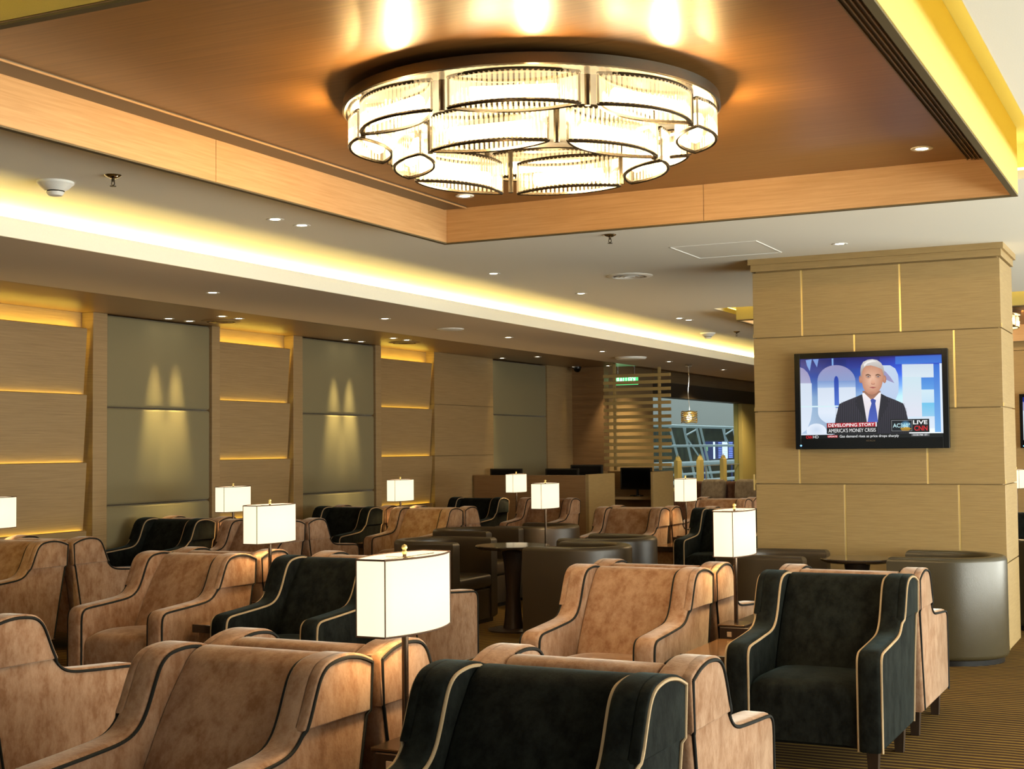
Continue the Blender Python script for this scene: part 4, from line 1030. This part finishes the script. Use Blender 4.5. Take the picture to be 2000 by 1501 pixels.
for k, (x, y) in enumerate(((-8.4, 23.6), (-8.6, 27.0), (-8.4, 30.2))): downlight(x, y, 2.985, 'added recessed downlight above the far corridor behind the slatted screen, %s' % ('nearest', 'middle one', 'farthest')[k], 'added downlights above the far corridor', 220, 130, (0, 0), .6, (1, .78, .40))  # hidden corridor lamps, added to brighten the far end
downlight(-1.27, 7.50, 3.0663, 'recessed downlight in the wooden canopy at its far right corner', 'downlights in the canopy', 22, 70)
downlight(-4.04, 7.52, 3.0663, 'recessed downlight in the wooden canopy below the chandelier edge', 'downlights in the canopy', 22, 70)

def smoke(x, y, z, label):
    t = thing('smoke_detector', label, 'smoke detector', (x, y, z), 0, 'smoke detectors')
    bm = NB(); lathe(bm, [(0, 0), (.098, 0), (.098, -.012), (.088, -.020), (.072, -.036), (.05, -.05)], 40); build('base', bm, 'white_plastic', t, 40)
    bm = NB(); lathe(bm, [(.05, -.05), (.047, -.058), (0, -.058)], 32); build('sensor_slot', bm, 'black_plastic', t, 40)
    bm = NB(); lathe(bm, [(.048, -.056), (.046, -.062), (.036, -.075), (0, -.078)], 32); build('cap', bm, 'white_plastic', t, 40)
smoke(-5.53, 5.59, ZC, 'white round smoke detector on ceiling at far left, near the cove')
smoke(-5.67, 17.2, ZC, 'small white smoke detector far back on ceiling left of the pillar')
def sprinkler(x, y, label):
    t = thing('sprinkler', label, 'sprinkler', (x, y, ZC), 0, 'ceiling sprinklers')
    bm = NB(); lathe(bm, [(.045, 0), (.04, -.006), (.016, -.018), (0, -.018)], 24); build('escutcheon', bm, 'chrome', t, 40)
    bm = NB(); tube(bm, [(0, 0, -.018), (0, 0, -.034)], .009, 10); tube(bm, [(-.008, 0, -.034), (-.010, 0, -.048), (0, 0, -.058)], .003, 6); tube(bm, [(.008, 0, -.034), (.010, 0, -.048), (0, 0, -.058)], .003, 6); build('head', bm, 'bronze', t, 40)
    bm = NB(); lathe(bm, [(0, -.058), (.017, -.058), (.017, -.061), (0, -.061)], 16); build('deflector', bm, 'bronze', t, 40)
sprinkler(-5.13, 5.60, 'chrome sprinkler on ceiling right of the large smoke detector')
sprinkler(-3.61, 8.84, 'chrome sprinkler on white ceiling just beyond the canopy')
sprinkler(-5.28, 17.19, 'tiny sprinkler far back on ceiling beside the pillar top')
def air_vent(x, y, z, r_, mat, label):
    t = thing('air_vent', label, 'air vent', (x, y, z), 0, 'round ceiling air vents')
    bm = NB(); lathe(bm, [(r_*.72, .0), (r_*.74, -.012), (r_*.9, -.012), (r_, -.003), (r_, 0)], 48); build('outer_ring', bm, mat, t, 40)
    for k, f in enumerate((.60, .42, .24)):
        bm = NB(); lathe(bm, [(r_*f*.72, .0), (r_*f, -.014), (r_*f*1.04, -.012), (r_*f*.8, .0)], 40); build('cone_ring', bm, mat, t, 40)
    bm = NB(); lathe(bm, [(0, -.001), (r_*.73, -.001)], 40); build('opening', bm, 'dark_gap', t, 0)
air_vent(-4.34, 11.06, ZC, .20, 'white_plastic', 'white round air vent on ceiling left of the pillar')
air_vent(-8.95, 11.35, 2.83, .20, 'wood_soffit', 'brown round air vent in wood soffit before the nearer fabric panel')
air_vent(-8.85, 14.85, 2.83, .20, 'wood_soffit', 'brown round air vent in wood soffit before the farthest lit boards')
t = thing('ceiling_speaker', 'flat white oval speaker disc on the beige soffit', 'speaker', (-6.97, 12.63, 2.75))
b = NB(); lathe(b, [(0, -.012), (.13, -.012), (.145, -.006), (.145, 0)], 40); build('cover', b, 'white_plastic', t, 40)
t = thing('ceiling_speaker', 'flat white plate on the beige soffit above the exit sign', 'speaker', (-7.06, 18.0, 2.75))
b = NB(); lathe(b, [(0, -.03), (.20, -.03), (.22, -.01), (.22, 0)], 40); build('cover', b, 'white_plastic', t, 40)
t = thing('security_camera', 'small dark dome camera at the wall corner above the counter', 'camera', (-9.17, 20.95, 2.83))
b = NB(); lathe(b, [(0, 0), (.07, 0), (.07, -.03), (0, -.03)], 20); build('housing', b, 'black_plastic', t, 40)
b = NB(); lathe(b, [(.062, -.03), (.055, -.06), (.03, -.085), (0, -.092)], 20); build('dome', b, 'black_gloss', t, 60)
t = o = None
bpy.context.view_layer.update()
